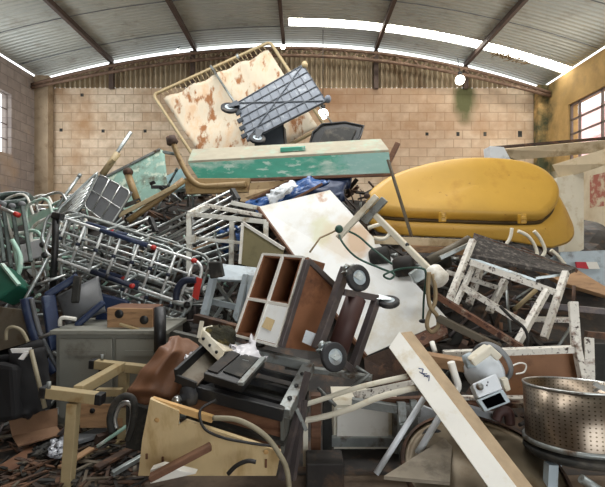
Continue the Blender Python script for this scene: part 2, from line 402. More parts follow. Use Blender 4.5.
# roof sheets, open over the translucent strip
def roof(x0, x1, y0, y1, g, t=.012, nx=24):
    for k in range(2):
        vs = []; fs = []
        for i in range(nx + 1):
            x = x0 + (x1 - x0) * i / nx; vs += [(x, y0, zr(x) + k * t), (x, y1, zr(x) + k * t)]
        for i in range(nx): fs.append((2 * i, 2 * i + 2, 2 * i + 3, 2 * i + 1))
        g.add(vs, fs, True)
    return g
g = G(); roof(XL - .02, XR + .02, YF, 8.85, g); roof(XL - .02, -.28, 8.85, 9.16, g); roof(XL - .02, XR + .02, 9.16, YB + .05, g)
struct('ceiling', g, 'roof_sheet')
struct('window_3', roof(-.28, XR + .02, 8.86, 9.15, G(), .008), 'skylight')
g = G()
for i in range(70):
    x = random.uniform(3.9, 4.65); y = random.gauss(9.06, .06); a = random.uniform(0, 6.3)
    z = zr(x) - .05 - random.random() * .03; d = V((math.cos(a), math.sin(a), random.uniform(-.3, .3))) * random.uniform(.03, .09)
    g.bar(V((x, y, z)) - d, V((x, y, z)) + d, .02, .006)
one('dry_leaves', 'brown dry leaves and twigs caught under the bright roof strip at right', 'leaves', g, 'leaf', kind='stuff')
# overlap seams of the roof sheets
k = 1
for y in (6.9, 8.0, 9.16):
    g = G(); pts = [V((XL + (XR - XL) * i / 24, y, zr(XL + (XR - XL) * i / 24) - .008)) for i in range(25)]
    g.tube(pts, .007, 6); struct('trim_%d' % k, g, 'grey_panel'); k += 1
# windows
def window(name, x, xo, wy0, wy1, wz0, wz1, ny, nz, sub):
    g = G(); r = .013 if name == 'window_1' else .022
    for i in range(ny + 1):
        y = wy0 + (wy1 - wy0) * i / ny; g.aabb((x - r, y - r, wz0), (x + r, y + r, wz1))
    for j in range(nz + 1):
        z = wz0 + (wz1 - wz0) * j / nz; g.aabb((x - r * .7, wy0, z - r * .8), (x + r * .7, wy1, z + r * .8))
    struct(name, g, 'window_frame')
window('window_1', XL - .1, 0, 7.7, 8.92, 3.25, 4.47, 2, 4, 0)
g = G(); r = .02; x = XR + .06
for y in (6.62, 7.05, 8.0, 8.66, 8.92): g.aabb((x - r, y - r, 3.0), (x + r, y + r, 4.27))
for z in (3.02, 3.33, 3.66, 3.95, 4.25): g.aabb((x - r, 6.6, z - r * .8), (x + r, 8.94, z + r * .8))
struct('window_2', g, 'window_frame')
M('pink_wall', 'f0bcb8', .85, 0, .05, 2, 'f2d8d2', .4, 2)
t = T('neighbouring_building', 'pale pink house wall seen outside through the right window', 'building')
bx = XR + 1.6
t.p('wall', G().aabb((bx, 5, 0), (bx + .2, 13, 4.75)), 'pink_wall')
t.p('ledge', G().aabb((bx - .08, 5, 4.0), (bx, 13, 4.08)), 'pink_wall'); t.done()
# columns in the corners
struct('trim_4', G().aabb((XL, YB - .22, 0), (XL + .3, YB, 5.15)), 'concrete')
struct('trim_5', G().aabb((XR - .2, YB - .2, 0), (XR, YB, 4.95)), 'plaster_right')
# arched truss in front of the gable
t = T('roof_truss', 'arched rusty lattice truss spanning the shed under the roof before the back wall', 'truss')
xs = [XL + .02 + (XR - XL - .04) * i / 60 for i in range(61)]; ty = 9.55
uc = [V((x, ty, zr(x) - .29)) for x in xs]; lc = [V((x, ty, zr(x) - .45 + .1 * (abs(x + .25) / 5.7) ** 4)) for x in xs]
t.p('upper_chord', G().tube(uc, .035, 6), 'truss'); t.p('lower_chord', G().tube(lc, .035, 6), 'truss')
for i in range(0, 60, 1):
    a, b = (uc[i], lc[i + 1]) if i % 2 == 0 else (lc[i], uc[i + 1])
    t.p('lattice_bar', G().bar(a, b, .022), 'truss')
t.done()
ord_ = ['leftmost', 'second from left', 'middle', 'second from right', 'rightmost']
for i, x in enumerate((-4.26, -2.4, -.42, 1.64, 3.64)):
    z = zr(x) - .06
    one('roof_purlin', ord_[i] + ' of the five dark purlins running back under the roof', 'purlin', G().bar((x, YF, z), (x, 9.86, z), .07, .1), 'purlin', 'roof purlins')
for i, (x, w) in enumerate(((-4.26, 'left'), (-2.45, 'second left'), (1.64, 'second right'), (3.64, 'right'))):
    struct('trim_%d' % (6 + i), G().aabb((x - .05, 9.78, 4.9), (x + .05, 9.86, zr(x) - .12)), 'purlin')
for (x, y, d, r, w) in ((283, 47, 9.4, .05, 'small white bulb hanging from the middle of the truss'), (460, 80, 9.4, .1, 'bright white bulb hanging under the right of the truss'), (323, 114, 9.3, .11, 'bright round bulb low before the back wall beside the grey crate'), (178, 51, 9.4, .04, 'tiny white bulb on the left of the truss')):
    c = P(x, y, d); t = T('light_bulb', w, 'bulb', 'bare bulbs')
    t.p('globe', G().ell(c, r, r, r), 'bulb'); t.p('socket', G().lathe(c + V((0, 0, r * .8)), (0, 0, 1), [(0, 0), (0, r * .5), (r * .9, r * .45), (r * .9, 0)], 12), 'black')
    wt = zr(c.x) - .1
    t.p('wire', G().tube([c + V((0, 0, r * 1.5)), V((c.x, c.y + (.15 if d == 9.4 else 0), wt if d == 9.4 else zr(c.x)))], .008, 5), 'cord_black'); t.done()

# ------------------------------------------------------------------ helpers for scrap
def Q(pts, d, t=.02):            # quad from four image points with depths
    d = d if isinstance(d, (list, tuple)) else [d] * len(pts)
    return [P(x, y, k) for (x, y), k in zip(pts, d)]
def lerp(a, b, t): return a + (b - a) * t
def pole(name, label, cat, pts, r, mat, group=None, fil=0., cap=None, n=8):
    t = T(name, label, cat, group); t.p('shaft', G().tube(pts, r, n, fil), mat)
    if cap:
        for a, b in ((pts[0], pts[1]), (pts[-1], pts[-2])):
            d = (b - a).normalized(); t.p('end_cap', G().lathe(a - d * .012, d, [(0, 0), (0, r * 1.25), (.05, r * 1.25), (.05, r)], 10), cap)
    return t.done()
def plank(name, label, A, B, w, th, mat, cat='plank', group=None, up=(0, 0, 1), bevel=.004):
    return one(name, label, cat, G().bar(A, B, w, th, up), mat, group, bevel)
def caster(t, hub, ax, r, w, stem, wheel_mat='rubber', fork='galv'):
    """wheel centre, axle direction, radius, width, point where the fork meets the frame"""
    ax = V(ax).normalized()
    prof = [(-w / 2, r * .55), (-w / 2, r * .9), (-w * .3, r), (w * .3, r), (w / 2, r * .9), (w / 2, r * .55)]
    wi = t.p('caster_wheel', G().lathe(hub, ax, prof, 28), wheel_mat)
    t.p('hub', G().lathe(hub, ax, [(-w * .5, 0), (-w * .52, r * .2), (-w * .4, r * .5), (-w * .5, r * .62), (w * .5, r * .62), (w * .4, r * .5), (w * .52, r * .2), (w * .5, 0)], 20), 'grey_blue', wi)
    t.p('axle_bolt', G().lathe(hub - ax * w * .75, ax, [(0, 0), (0, r * .16), (w * 1.5, r * .16), (w * 1.5, 0)], 8), 'chrome', wi)
    g = G(); u = (stem - hub).normalized()
    for s in (-1, 1):
        o = ax * s * w * .72; sd = u.cross(ax).normalized()
        g.poly([hub + o + sd * r * .22 - u * r * .2, hub + o + sd * r * .5 + u * r * .95, hub + o - sd * r * .5 + u * r * .95, hub + o - sd * r * .22 - u * r * .2], w * .12, ax * s)
    g.box(hub + u * r * .95 - ax * w * .85 - sd * r * .5, ax * w * 1.7, sd * r, u * r * .12)
    g.lathe(hub + u * r * 1.05, u, [(0, 0), (0, r * .32), ((stem - hub).length - r * 1.05, r * .25), ((stem - hub).length - r * 1.05, 0)], 12)
    t.p('caster_fork', g, fork)

# ================================================================== top of the pile
# folding bed frame with a rust-stained canvas
A, B, C, D = P(153, 95, 7.3), P(270, 42, 7.4), P(325, 126, 7.05), P(213, 186, 7.0)
t = T('folding_bed', 'tilted tubular bed frame with rust-stained off-white canvas at the top of the pile', 'bed')
t.p('frame', G().tube([A, B, C, D], .028, 8, .08, True), 'tan_light')
def cv(u, v):
    p = lerp(lerp(A, B, .05 + .9 * u), lerp(D, C, .05 + .9 * u), .08 + .9 * v)
    return p + V((0, -.03 + .12 * math.sin(math.pi * u) * math.sin(math.pi * v) + .04 * noise.noise(V((u * 5, v * 4, 1))), .04 * math.sin(u * 28) * max(0, .25 - v) * 2 + .03 * noise.noise(V((u * 4, v * 4, 7)))))
cvp = t.p('canvas', G().grid(cv, 30, 24, .012), 'canvas')
g = G()
for i in range(24):
    u = (i + .5) / 24; a = lerp(A, B, .05 + .9 * u); g.tube([a, cv(u, 0) + V((0, -.01, 0))], .007, 4)
t.p('lacing', g, 'tan_light')
t.p('cross_bar', G().tube([lerp(A, B, .5) + V((0, -.1, 0)), lerp(D, C, .5) + V((0, -.1, 0))], .02), 'steel_grey')
t.p('hinge', G().ell(lerp(A, B, .72), .035, .035, .05), 'steel_grey'); t.done()

# grey plastic platform trolley standing on its side, ribbed underside outward
A, B, C, D = P(237, 103, 6.62), P(303, 65, 6.72), P(326, 101, 6.5), P(247, 141, 6.42)
t = T('platform_trolley', 'grey ribbed plastic platform trolley tipped on edge in front of stained bed canvas', 'trolley')
nrm = (B - A).cross(D - A).normalized()
if nrm.dot(A - CAM) > 0: nrm = -nrm
def pt(u, v, k=0): return lerp(lerp(A, B, u), lerp(D, C, u), v) + nrm * k
t.p('deck', G().poly([pt(0, 0), pt(1, 0), pt(1, 1), pt(0, 1)], .05), 'crate_grey', bevel=.01)
for i in range(6): v = i / 5; t.p('long_rib', G().bar(pt(0, v, .004), pt(1, v, .004), .011, .02, nrm), 'crate_dark')
for i in range(10): u = i / 9; t.p('cross_rib', G().bar(pt(u, 0, .003), pt(u, 1, .003), .008, .016, nrm), 'crate_dark')
for a, b in (((0, 0), (1, 1)), ((0, 1), (1, 0))): t.p('diagonal_rib', G().bar(pt(*a, .005), pt(*b, .005), .012, .022, nrm), 'crate_dark')
for (u, v, du, dv, ax) in ((-.03, .08, -.1, -.02, 0), (.12, 1.02, 0, .1, 0)):
    caster(t, pt(u + du * .8, v + dv * .8, .04), nrm * .8 + V((.25, 0, .5)), .13 if v < .5 else .12, .05, pt(u + .05, min(v, .95), .02), 'rubber', 'crate_dark')
for i in range(4): t.p('edge_lug', G().bar(pt(-.05, .25 + .2 * i, 0), pt(.02, .25 + .2 * i, 0), .06, .06), 'crate_dark', bevel=.006)
for (u, v) in ((1.02, .02), (1.03, .98)): t.p('corner_bumper', G().ell(pt(u, v, 0), .05, .05, .06), 'tan_light' if v < .5 else 'crate_grey')
t.done()
# dark box under it
t = T('plastic_crate', 'dark blue-grey plastic crate under the grey platform trolley', 'crate')
A, B, C, D = Q([(254, 131), (283, 124), (285, 152), (256, 153)], [6.75, 6.7, 6.7, 6.75])
t.p('body', G().poly([A, B, C, D], .3), 'crate_dark', bevel=.01)
t.p('rim', G().tube([A, B, C, D], .018, 6, 0, True), 'black'); t.done()
t = T('plastic_tray', 'black moulded plastic tub on its side on the long green bench', 'tub')
pts = [(308, 146), (313, 132), (322, 124), (345, 122), (364, 126), (360, 138), (352, 148)]
g = G().poly(Q(pts, [6.12, 6.16, 6.2, 6.25, 6.25, 6.16, 6.1]), .28); t.p('shell', g, 'black', bevel=.03)
g = G().poly(Q([(318, 143), (325, 129), (344, 126), (357, 129), (350, 144)], [6.08, 6.14, 6.2, 6.18, 6.08]), .05); t.p('recess', g, 'black_matte', bevel=.015)
t.p('rim', G().tube(Q(pts, [6.11, 6.15, 6.19, 6.24, 6.24, 6.15, 6.09]), .014, 6, 0, True), 'black'); t.done()
pole('steel_rod', 'thin grey rod leaning against the back wall behind the black tub', 'rod', [P(336, 128, 6.9), P(313, 98, 7.1)], .013, 'steel_grey')

# long green bench box
t = T('bench', 'long green painted bench box with a pale top across the pile', 'bench')
FA, FB, FC, FD = P(188, 163, 5.75), P(389, 152, 5.6), P(391, 173, 5.58), P(199, 180, 5.72)
back = V((.0, .42, .24))
t.p('front_panel', G().poly([FA, FB, FC, FD], .03), 'green_paint', bevel=.004)
t.p('top', G().hexa([FA, FB, FB + back + V((-.03, 0, 0)), FA + back + V((-.05, 0, 0)), FA + V((0, 0, .03)), FB + V((0, 0, .03)), FB + back + V((-.03, 0, .03)), FA + back + V((-.05, 0, .03))]), 'green_top', bevel=.004)
for a, d in ((FA, FD), (FB, FC)):
    s = V((.02, .03, 0)) if a is FA else V((-.04, .03, 0))
    t.p('end_panel', G().hexa([a + s, a + s + V((.02, 0, 0)), a + s + V((.02, .36, .1)), a + s + V((0, .36, .1)), d + s, d + s + V((.02, 0, 0)), d + s + V((.02, .36, .1)), d + s + V((0, .36, .1))]), 'green_top')
t.p('bottom_edge', G().bar(FD + V((0, .02, -.02)), FC + V((0, .02, -.02)), .05, .035), 'wood_brown', bevel=.004)
t.p('bottom', G().hexa([FD + V((.05, .03, 0)), FC + V((-.05, .03, 0)), FC + V((-.05, .36, .1)), FD + V((.05, .36, .1)), FD + V((.05, .03, .02)), FC + V((-.05, .03, .02)), FC + V((-.05, .36, .12)), FD + V((.05, .36, .12))]), 'green_top'); t.done()
a = P(280, 154, 5.72); one('green_block', 'small flat green wooden piece lying on top of the long green bench', 'block', G().box(a + V((0, .05, .035)), (.33, -.01, .018), (0, .1, .03), (0, 0, .055)), 'green_paint', bevel=.005)
one('dark_post', 'short dark timber end sticking up behind the right end of the green bench', 'timber', G().bar(P(384, 172, 6.15), P(398, 143, 6.1), .07, .07), 'wood_brown', bevel=.005)
one('bracing_bar', 'flat grey-brown bar leaning from the green bench end down across the yellow tub', 'bar', G().bar(P(388, 160, 4.62), P(413, 241, 4.45), .04, .02), 'dust_metal')

# green sheets, left of the bench
t = T('metal_sheet', 'large pale green scuffed metal sheet leaning at left of the bench', 'sheet')
t.p('sheet', G().poly(Q([(103, 178), (160, 149), (164, 151), (168, 188), (140, 214), (108, 205)], [6.3, 6.4, 6.4, 6.2, 6.05, 6.1]), .02), 'green_sheet')
t.p('folded_edge', G().bar(P(103, 178, 6.28), P(160, 149, 6.38), .02, .03), 'steel_grey'); t.done()
one('light_blue_board', 'small light blue board piece between green sheet and green bench', 'board', G().poly(Q([(166, 176), (186, 166), (191, 183), (170, 193)], [6.15, 6.15, 6.05, 6.05]), .03), 'lightblue')
pole('stub_rod', 'short dark rod joining green sheet to the tan frame leg', 'rod', [P(164, 152, 6.1), P(180, 155, 5.75)], .022, 'mint_dark')
pole('stub_rod', 'short grey rod with knobs in front of the light blue board', 'rod', [P(168, 186, 5.95), P(177, 169, 5.98)], .016, 'mint_dark', cap='mint_dark')
# tan upturned frames with black feet
t = T('table_frame', 'upturned tan steel leg frame with a knobbed foot reaching left of the bench', 'frame')
t.p('leg', G().tube([P(172, 141, 5.6), P(178, 156, 5.58), P(189, 178, 5.52), P(200, 187, 5.5), P(246, 184, 5.35)], .036, 10, .12), 'tan_metal')
t.p('foot', G().lathe(P(171, 138, 5.6), P(175, 150, 5.6) - P(171, 138, 5.6), [(-.02, 0), (-.02, .06), (.07, .075), (.09, .05), (.09, 0)], 14), 'rust_dark')
t.p('rail', G().tube([P(184, 180, 5.5), P(168, 192, 5.42), P(160, 198, 5.4), P(128, 221, 5.2)], .04, 8, .08), 'tan_metal')
t.p('apron', G().poly(Q([(184, 178), (250, 178), (248, 192), (186, 194)], [5.55, 5.4, 5.36, 5.5]), .04), 'tan_metal', bevel=.006); t.done()
t = T('stool_frame', 'tan bar frame with an upright black-footed leg before the green sheet', 'frame')
t.p('bar', G().bar(P(118, 216, 5.15), P(176, 186, 5.4), .08, .05), 'tan_light', bevel=.006)
t.p('leg', G().tube([P(128, 175, 5.35), P(138, 203, 5.3)], .045, 8), 'tan_metal')
t.p('foot', G().ell(P(128, 172, 5.35), .06, .06, .055), 'rust_dark')
t.p('bracket', G().bar(P(124, 206, 5.22), P(140, 200, 5.3), .05, .05), 'black_matte'); t.done()
one('clamp_lever', 'small black clamp lever on the green sheet', 'clamp', G().bar(P(151, 187, 5.6), P(168, 187, 5.65), .05, .04).bar(P(150, 184, 5.6), P(155, 182, 5.6), .04, .04).bar(P(160, 187, 5.6), P(166, 192, 5.6), .03, .05), 'black', bevel=.005)
t = T('pole', 'grey pole with a thick tan sleeve pointing up at the left of the green sheet', 'pole')
t.p('rod', G().tube([P(100, 178, 5.6), P(131, 132, 5.75)], .024, 8), 'galv'); t.p('sleeve', G().tube([P(102, 175, 5.6), P(118, 153, 5.68)], .042, 10), 'tan_light')
t.p('clip', G().bar(P(110, 164, 5.6), P(114, 160, 5.6), .05, .03), 'tan_light'); t.done()
pole('thin_rod', 'thin grey rod leaning up at left before the brick wall', 'rod', [P(52, 214, 5.5), P(80, 175, 5.8)], .02, 'galv', cap='steel_grey')

# grey wire basket cart
t = T('cage_cart', 'grey panelled wire cage cart lying tilted below the pole at left', 'cart')
K = Q([(100, 174), (132, 192), (111, 226), (84, 206)], [5.3, 5.15, 5.05, 5.2])
t.p('back_panel', G().poly(K, .02), 'grey_panel')
t.p('rim', G().tube([k + V((0, -.02, 0)) for k in K], .009, 8, .08, True), 'chrome')
for u in (.33, .67): t.p('upright_wire', G().tube([lerp(K[0], K[1], u) + V((0, -.03, 0)), lerp(K[3], K[2], u) + V((0, -.03, 0))], .008, 5), 'chrome')
for u in (.5,): t.p('cross_wire', G().tube([lerp(K[0], K[3], u) + V((0, -.03, 0)), lerp(K[1], K[2], u) + V((0, -.03, 0))], .008, 5), 'chrome')
L = Q([(98, 172), (82, 207), (47, 236), (60, 208)], [5.3, 5.2, 5.0, 5.1])
for i in range(9): u = i / 8; t.p('side_wire', G().tube([lerp(L[0], L[1], u), lerp(L[3], L[2], u)], .012, 5), 'chrome')
t.p('side_rim', G().tube(L, .018, 7, .06, True), 'galv'); t.done()

# black-headed and mixed tubes: three bundles of parallel bed rails climbing to the right
def rail(label, pts, ds, nb, r, mat, cap='black', name='bed_rail', ext=0., group='bed side rails', cat='rail'):
    K = Q(pts, ds); t = T(name, label, cat, group)
    for i in range(nb):
        u = i / (nb - 1); t.p('bar', G().tube([lerp(K[0], K[3], u), lerp(K[1], K[2], u)], r, 7), mat)
    for a, b, w in ((K[0], K[3], 0), (K[1], K[2], 1)): t.p('end_bar', G().bar(a, b, r * 3.2, r * 3.2), cap)
    m0, m1 = lerp(K[0], K[1], .5), lerp(K[3], K[2], .5); t.p('middle_bar', G().bar(m0, m1, r * 2.4, r * 2.4), cap)
    return t.done()
rail('chrome bed side rail just below the tan bars, uppermost of the slanting rails', [(142, 236), (232, 190), (238, 200), (146, 250)], [5.1, 5.3, 5.2, 5.0], 3, .018, 'chrome')
rail('chrome bed side rail directly behind the white square frame', [(140, 254), (240, 206), (246, 224), (144, 272)], [4.95, 5.2, 5.1, 4.88], 4, .016, 'chrome')
rail('dull steel bed side rail low in the slanting stack, behind the chrome trolleys', [(128, 262), (232, 232), (236, 252), (132, 284)], [4.8, 5.0, 4.9, 4.75], 4, .016, 'galv')
rail('dull chrome bed side rail left of the tan bars, steepest of the slanting rails', [(96, 240), (150, 218), (156, 232), (104, 256)], [4.85, 4.95, 4.9, 4.8], 3, .015, 'chrome')

# white square-tube frames
t = T('table_frame', 'white square-tube table frame without a top in the middle of the pile', 'frame')
w = .05; a, b, c, d = P(189, 214, 4.75), P(266, 222, 4.65), P(189, 275, 4.65), P(265, 285, 4.55)
e, f = P(208, 206, 5.05), P(263, 216, 5.0)
t.p('top_rail', G().bar(a, b, w), 'white_tube', bevel=.004)
for x, y in ((a, c), (b, d), (P(232, 216, 4.85), P(231, 276, 4.75))): t.p('leg', G().bar(x, y, w), 'white_tube', bevel=.004)
t.p('rear_rail', G().bar(e, f, w), 'white_tube', bevel=.004); t.p('side_rail', G().bar(a, e, w), 'white_tube', bevel=.004)
t.p('stretcher', G().bar(P(193, 238, 4.72), P(242, 243, 4.66), .035), 'white_tube', bevel=.004)
t.p('bracket', G().poly(Q([(184, 237), (196, 234), (196, 242), (188, 245)], 4.66), .01), 'white_tube'); t.done()
plank('white_rail', 'dirty white flat rail above the square-tube frame, touching the white board', P(206, 206, 4.9), P(262, 216, 4.85), .09, .04, 'white_rusty', 'rail')
plank('white_rail', 'short dirty white rail on top of another behind the white board corner', P(232, 203, 5.2), P(268, 210, 5.1), .07, .05, 'white_tube', 'rail')
# khaki panel
K = Q([(243, 223), (284, 249), (278, 274), (240, 264)], [4.5, 4.4, 4.34, 4.4])
t = T('cabinet_door', 'olive khaki cabinet door with white edging between the white frame and drawers', 'door')
t.p('panel', G().poly(K, .02), 'khaki'); t.p('edging', G().bar(K[0] + V((0, -.01, 0)), K[1] + V((0, -.01, 0)), .03).bar(K[0] + V((0, -.01, 0)), K[3] + V((0, -.01, 0)), .028), 'white'); t.done()
# grey-blue table
t = T('metal_table', 'pale grey-blue metal table lying behind the open drawers', 'table')
K = Q([(208, 262), (262, 268), (258, 281), (214, 279)], [4.35, 4.3, 4.1, 4.15])
t.p('top', G().poly(K, .03), 'grey_blue', bevel=.004)
for a, b in (((247, 275), (236, 322)), ((252, 276), (248, 318)), ((214, 276), (204, 316))): t.p('leg', G().bar(P(*a, 4.15), P(*b, 4.0), .06), 'grey_blue', bevel=.004)
t.p('rail', G().bar(P(206, 300, 4.15), P(240, 308, 4.1), .05), 'grey_blue')
t.p('stretcher', G().bar(P(214, 280, 4.3), P(240, 315, 4.2), .03).bar(P(238, 280, 4.3), P(215, 318, 4.2), .03), 'galv'); t.done()
# dark box at the end of the bed rails
one('motor_housing', 'dark brown box-shaped motor housing at the right end of the chrome trolleys', 'housing', G().poly(Q([(208, 262), (220, 262), (223, 277), (210, 279)], 3.98), .12), 'black_matte', bevel=.012)
# blue and white bags / boards below the bench
def bag(name, label, pts, ds, mat, th, nz=.03, cat='bag', kk=0):
    K = Q(pts, ds)
    def fn(u, v):
        p = lerp(lerp(K[0], K[1], u), lerp(K[3], K[2], u), v); n = noise.noise(V((u * 6 + kk, v * 6, kk)))
        return p + V((0, -.08 * math.sin(math.pi * u) * math.sin(math.pi * v), 0)) + V((nz * n, nz * n, nz * noise.noise(V((u * 5, v * 5 + kk, 3)))))
    return one(name, label, cat, G().grid(fn, 18, 14, th), mat)
bag('blue_tarpaulin', 'crumpled blue tarpaulin with white patches under the green bench', [(246, 204), (308, 178), (330, 182), (262, 214)], [5.45, 5.5, 5.3, 5.2], 'blue_plastic', .03, .05)
bag('clear_plastic_sheet', 'crumpled clear whitish plastic sheet over the blue tarpaulin under the bench', [(266, 194), (292, 180), (298, 186), (272, 206)], [5.2, 5.3, 5.2, 5.1], 'white_cool', .01, .04, 'sheet', 4)
bag('navy_mattress', 'navy blue mattress edge under the right half of the green bench', [(280, 180), (352, 176), (340, 196), (290, 204)], [5.75, 5.7, 5.5, 5.5], 'navy', .12, .03, 'mattress', 9)
bag('blue_cloth', 'bright blue cloth seen through the white square frame', [(216, 230), (242, 224), (246, 250), (222, 256)], [5.15, 5.1, 5.05, 5.1], 'blue_plastic', .02, .06, 'cloth', 2)
plank('dark_plank', 'dark brown plank slanting up under the bench behind the blue tarpaulin', P(240, 206, 5.6), P(300, 176, 5.75), .16, .03, 'wood_brown')
plank('dark_plank', 'narrow dark plank slanting below the bench beside the white board', P(274, 210, 5.12), P(322, 184, 5.2), .07, .03, 'wood_brown')
one('brown_sheet', 'brown wooden panel under the left half of the green bench', 'panel', G().poly(Q([(238, 184), (292, 180), (262, 206), (236, 200)], [5.62, 5.7, 5.6, 5.5]), .03), 'tan_metal')
plank('brown_rail', 'short reddish brown wooden rail behind the white square frame', P(192, 250, 4.9), P(232, 236, 5.0), .05, .03, 'wood', 'rail')
pole('bent_steel_strip', 'thin grey strip crossing behind the white frame', 'strip', [P(214, 232, 4.88), P(222, 266, 4.7)], .013, 'galv')

# ================================================================== big white board
t = T('tabletop', 'large white tabletop board with rust stains sloping through the middle of the pile', 'tabletop')
K = Q([(258, 207), (330, 190), (449, 320), (366, 356)], [4.95, 4.9, 3.85, 3.75])
t.p('board', G().poly(K, .03), 'board_white')
t.p('edge_strip', G().bar(K[0] + V((0, -.005, -.01)), K[3] + V((0, -.005, -.01)), .025, .035), 'wood_brown')
t.p('lower_edge', G().bar(K[3] + V((0, -.005, -.02)), K[2] + V((0, -.005, -.02)), .02, .04), 'black_matte'); t.done()
one('dirty_tray', 'dark rusty tray edge under the lower end of the white board', 'tray', G().poly(Q([(410, 338), (446, 320), (448, 334), (416, 349)], [3.5, 3.55, 3.45, 3.4]), .04), 'rust')

# ================================================================== yellow tub
t = T('laundry_tub', 'big yellow moulded tub with its oblong lid closed, right of the green bench', 'tub')
lid = [(368, 194), (376, 184), (392, 174), (415, 166), (445, 159.5), (475, 157), (505, 158), (530, 162), (548, 170), (558, 181), (561, 192), (558, 203), (550, 211), (540, 215), (500, 215), (440, 213), (396, 211), (376, 207)]
def dl(x, y): return 4.72 + (212 - y) * .0075 + abs(x - 465) * .0006
L0 = [P(x, y, dl(x, y)) for x, y in lid]
cen = sum(L0, V()) / len(L0)
def ring(s, off): return [cen + (p - cen) * s + off for p in L0]
n = (L0[3] - L0[14]).cross(L0[8] - L0[14]).normalized()
if n.dot(cen - CAM) > 0: n = -n
def loft(g, rings, cap0=True, cap1=True):
    k = len(rings[0]); vs = [p for r in rings for p in r]; fs = []
    for i in range(len(rings) - 1):
        for j in range(k): fs.append((i * k + j, i * k + (j + 1) % k, (i + 1) * k + (j + 1) % k, (i + 1) * k + j))
    if cap0: fs.append(tuple(range(k)))
    if cap1: fs.append(tuple(range((len(rings) - 1) * k, len(rings) * k))[::-1])
    return g.add(vs, fs, True)
L0b = []
for i in range(len(L0)):
    a = L0[i - 1]; b = L0[i]; c = L0[(i + 1) % len(L0)]; e = L0[(i + 2) % len(L0)]
    for q in (0., .25, .5, .75): L0b.append(.5 * ((2 * b) + (c - a) * q + (2 * a - 5 * b + 4 * c - e) * q * q + (3 * b - a - 3 * c + e) * q ** 3))
L0 = L0b
g = loft(G(), [ring(.0, n * .03), ring(.6, n * .028), ring(.88, n * .022), ring(.955, n * .01), ring(.99, -n * .02), ring(1., -n * .05), ring(1., -n * .1), ring(.98, -n * .12)], False, True)
t.p('lid', g, 'yellow')
off = -n * .11 + V((.0, .0, -.045))
t.p('rim_seam', loft(G(), [ring(.985, -n * .12), ring(.992, off * .97)]), 'seam')
low = V((.02, .03, -.15))
def skew(r, k):
    out = []
    for p in r:
        s_ = max(0, min(1, (p.x - cen.x) / 1.0)); s_ = s_ * s_; out.append(p + V((.24 * s_, .05 * s_, -.22 * s_)) * k)
    return out
g = loft(G(), [skew(ring(1.01, off), .1), skew(ring(1.03, off + V((.01, .0, -.03))), .2), skew(ring(1.03, off + low * .4), .5), skew(ring(1.015, off + low * .85), .9), skew(ring(1.0, off + low), 1.), skew(ring(.96, off + low * 1.06), 1.)])
t.p('body', g, 'yellow')
for (x, y) in ((443, 216), (523, 218)):
    c = P(x, y, 4.52); t.p('latch', G().aabb((c.x - .03, c.y - .02, c.z - .06), (c.x + .03, c.y + .06, c.z + .04)).aabb((c.x - .02, c.y - .035, c.z - .02), (c.x + .02, c.y, c.z + .02)), 'yellow_dark', bevel=.008)
t.done()
# cream shelf and boards under the tub
plank('board', 'dusty cream board lying under the yellow tub', P(372, 240, 4.55), P(478, 244, 4.6), .3, .08, 'beige_board', 'board')
plank('board', 'long tan board with a rough edge below the cream board under the tub', P(404, 248, 4.4), P(466, 252, 4.45), .12, .07, 'wood', 'board')
# white tubular chair legs below it
def loopleg(label, pts, d, r=.017, mat='cream', name='bent_white_tube'):
    return one(name, label, 'tube', G().tube(curve([P(x, y, d) for x, y in pts], 6), r, 8), mat, 'bent white tubes below the tub')
loopleg('bent white tube below the yellow tub, leftmost of its four', [(512, 228), (510, 238), (505, 246)], 4.3)
loopleg('curved white tube below the yellow tub, second from left', [(518, 231), (528, 236), (535, 246), (538, 258)], 4.25)
loopleg('curved white tube below the yellow tub with a hooked end, third from left', [(534, 231), (540, 238), (545, 250), (541, 257), (535, 254)], 4.2)
loopleg('straight white tube end low below the yellow tub, rightmost of its four', [(551, 250), (558, 256), (566, 266)], 4.2)
pole('tubular_loop', 'looped white tube end under the left side of the yellow tub', 'tube', curve([P(x, y, 4.2) for x, y in ((368, 228), (384, 224), (390, 232), (384, 239), (374, 238))]), .018, 'cream')
# boards at right
def wedge(name, label, pts, ds, th, mat, cat='board'): return one(name, label, cat, G().poly(Q(pts, ds), th), mat, None, .004)
t = T('shelf_board', 'beige shelf board with dark top edge lying across the right behind the tub', 'board')
t.p('board', G().poly(Q([(496, 150), (608, 140), (608, 152), (516, 160)], [6.3, 6.0, 6.0, 6.3]), .25), 'beige_board'); t.p('edge', G().bar(P(490, 148, 6.25), P(608, 138, 5.95), .06, .03), 'rust_dark'); t.done()
wedge('beige_beam', 'thick beige timber beam sloping up to the right behind the tub', [(552, 165), (608, 148), (608, 164), (560, 180)], [5.9, 5.5, 5.5, 5.9], .12, 'beige_board', 'beam')
wedge('cream_box', 'small pale blue-white box end on the wall side above the tub', [(490, 146), (504, 147), (511, 160), (491, 162)], 6.05, .22, 'white_cool', 'box')
wedge('cream_post', 'pale grey-cream upright panel between yellow tub and right wall', [(556, 178), (584, 172), (584, 262), (566, 262)], [5.75, 5.8, 5.7, 5.6], .1, 'cream', 'panel')
t = T('striped_box', 'grey box with a red and white strip at right of the yellow tub', 'box')
t.p('body', G().poly(Q([(560, 252), (610, 250), (610, 292), (562, 284)], [5.0, 4.9, 4.8, 4.9]), .3), 'grey_blue'); a = P(574, 263, 4.84)
t.p('red_strip', G().poly(Q([(576, 262), (586, 262), (589, 269), (577, 268)], 4.84), .02), 'tape_red'); t.p('white_strip', G().poly(Q([(586, 262), (597, 262), (600, 269), (589, 269)], 4.84), .02), 'white'); t.done()
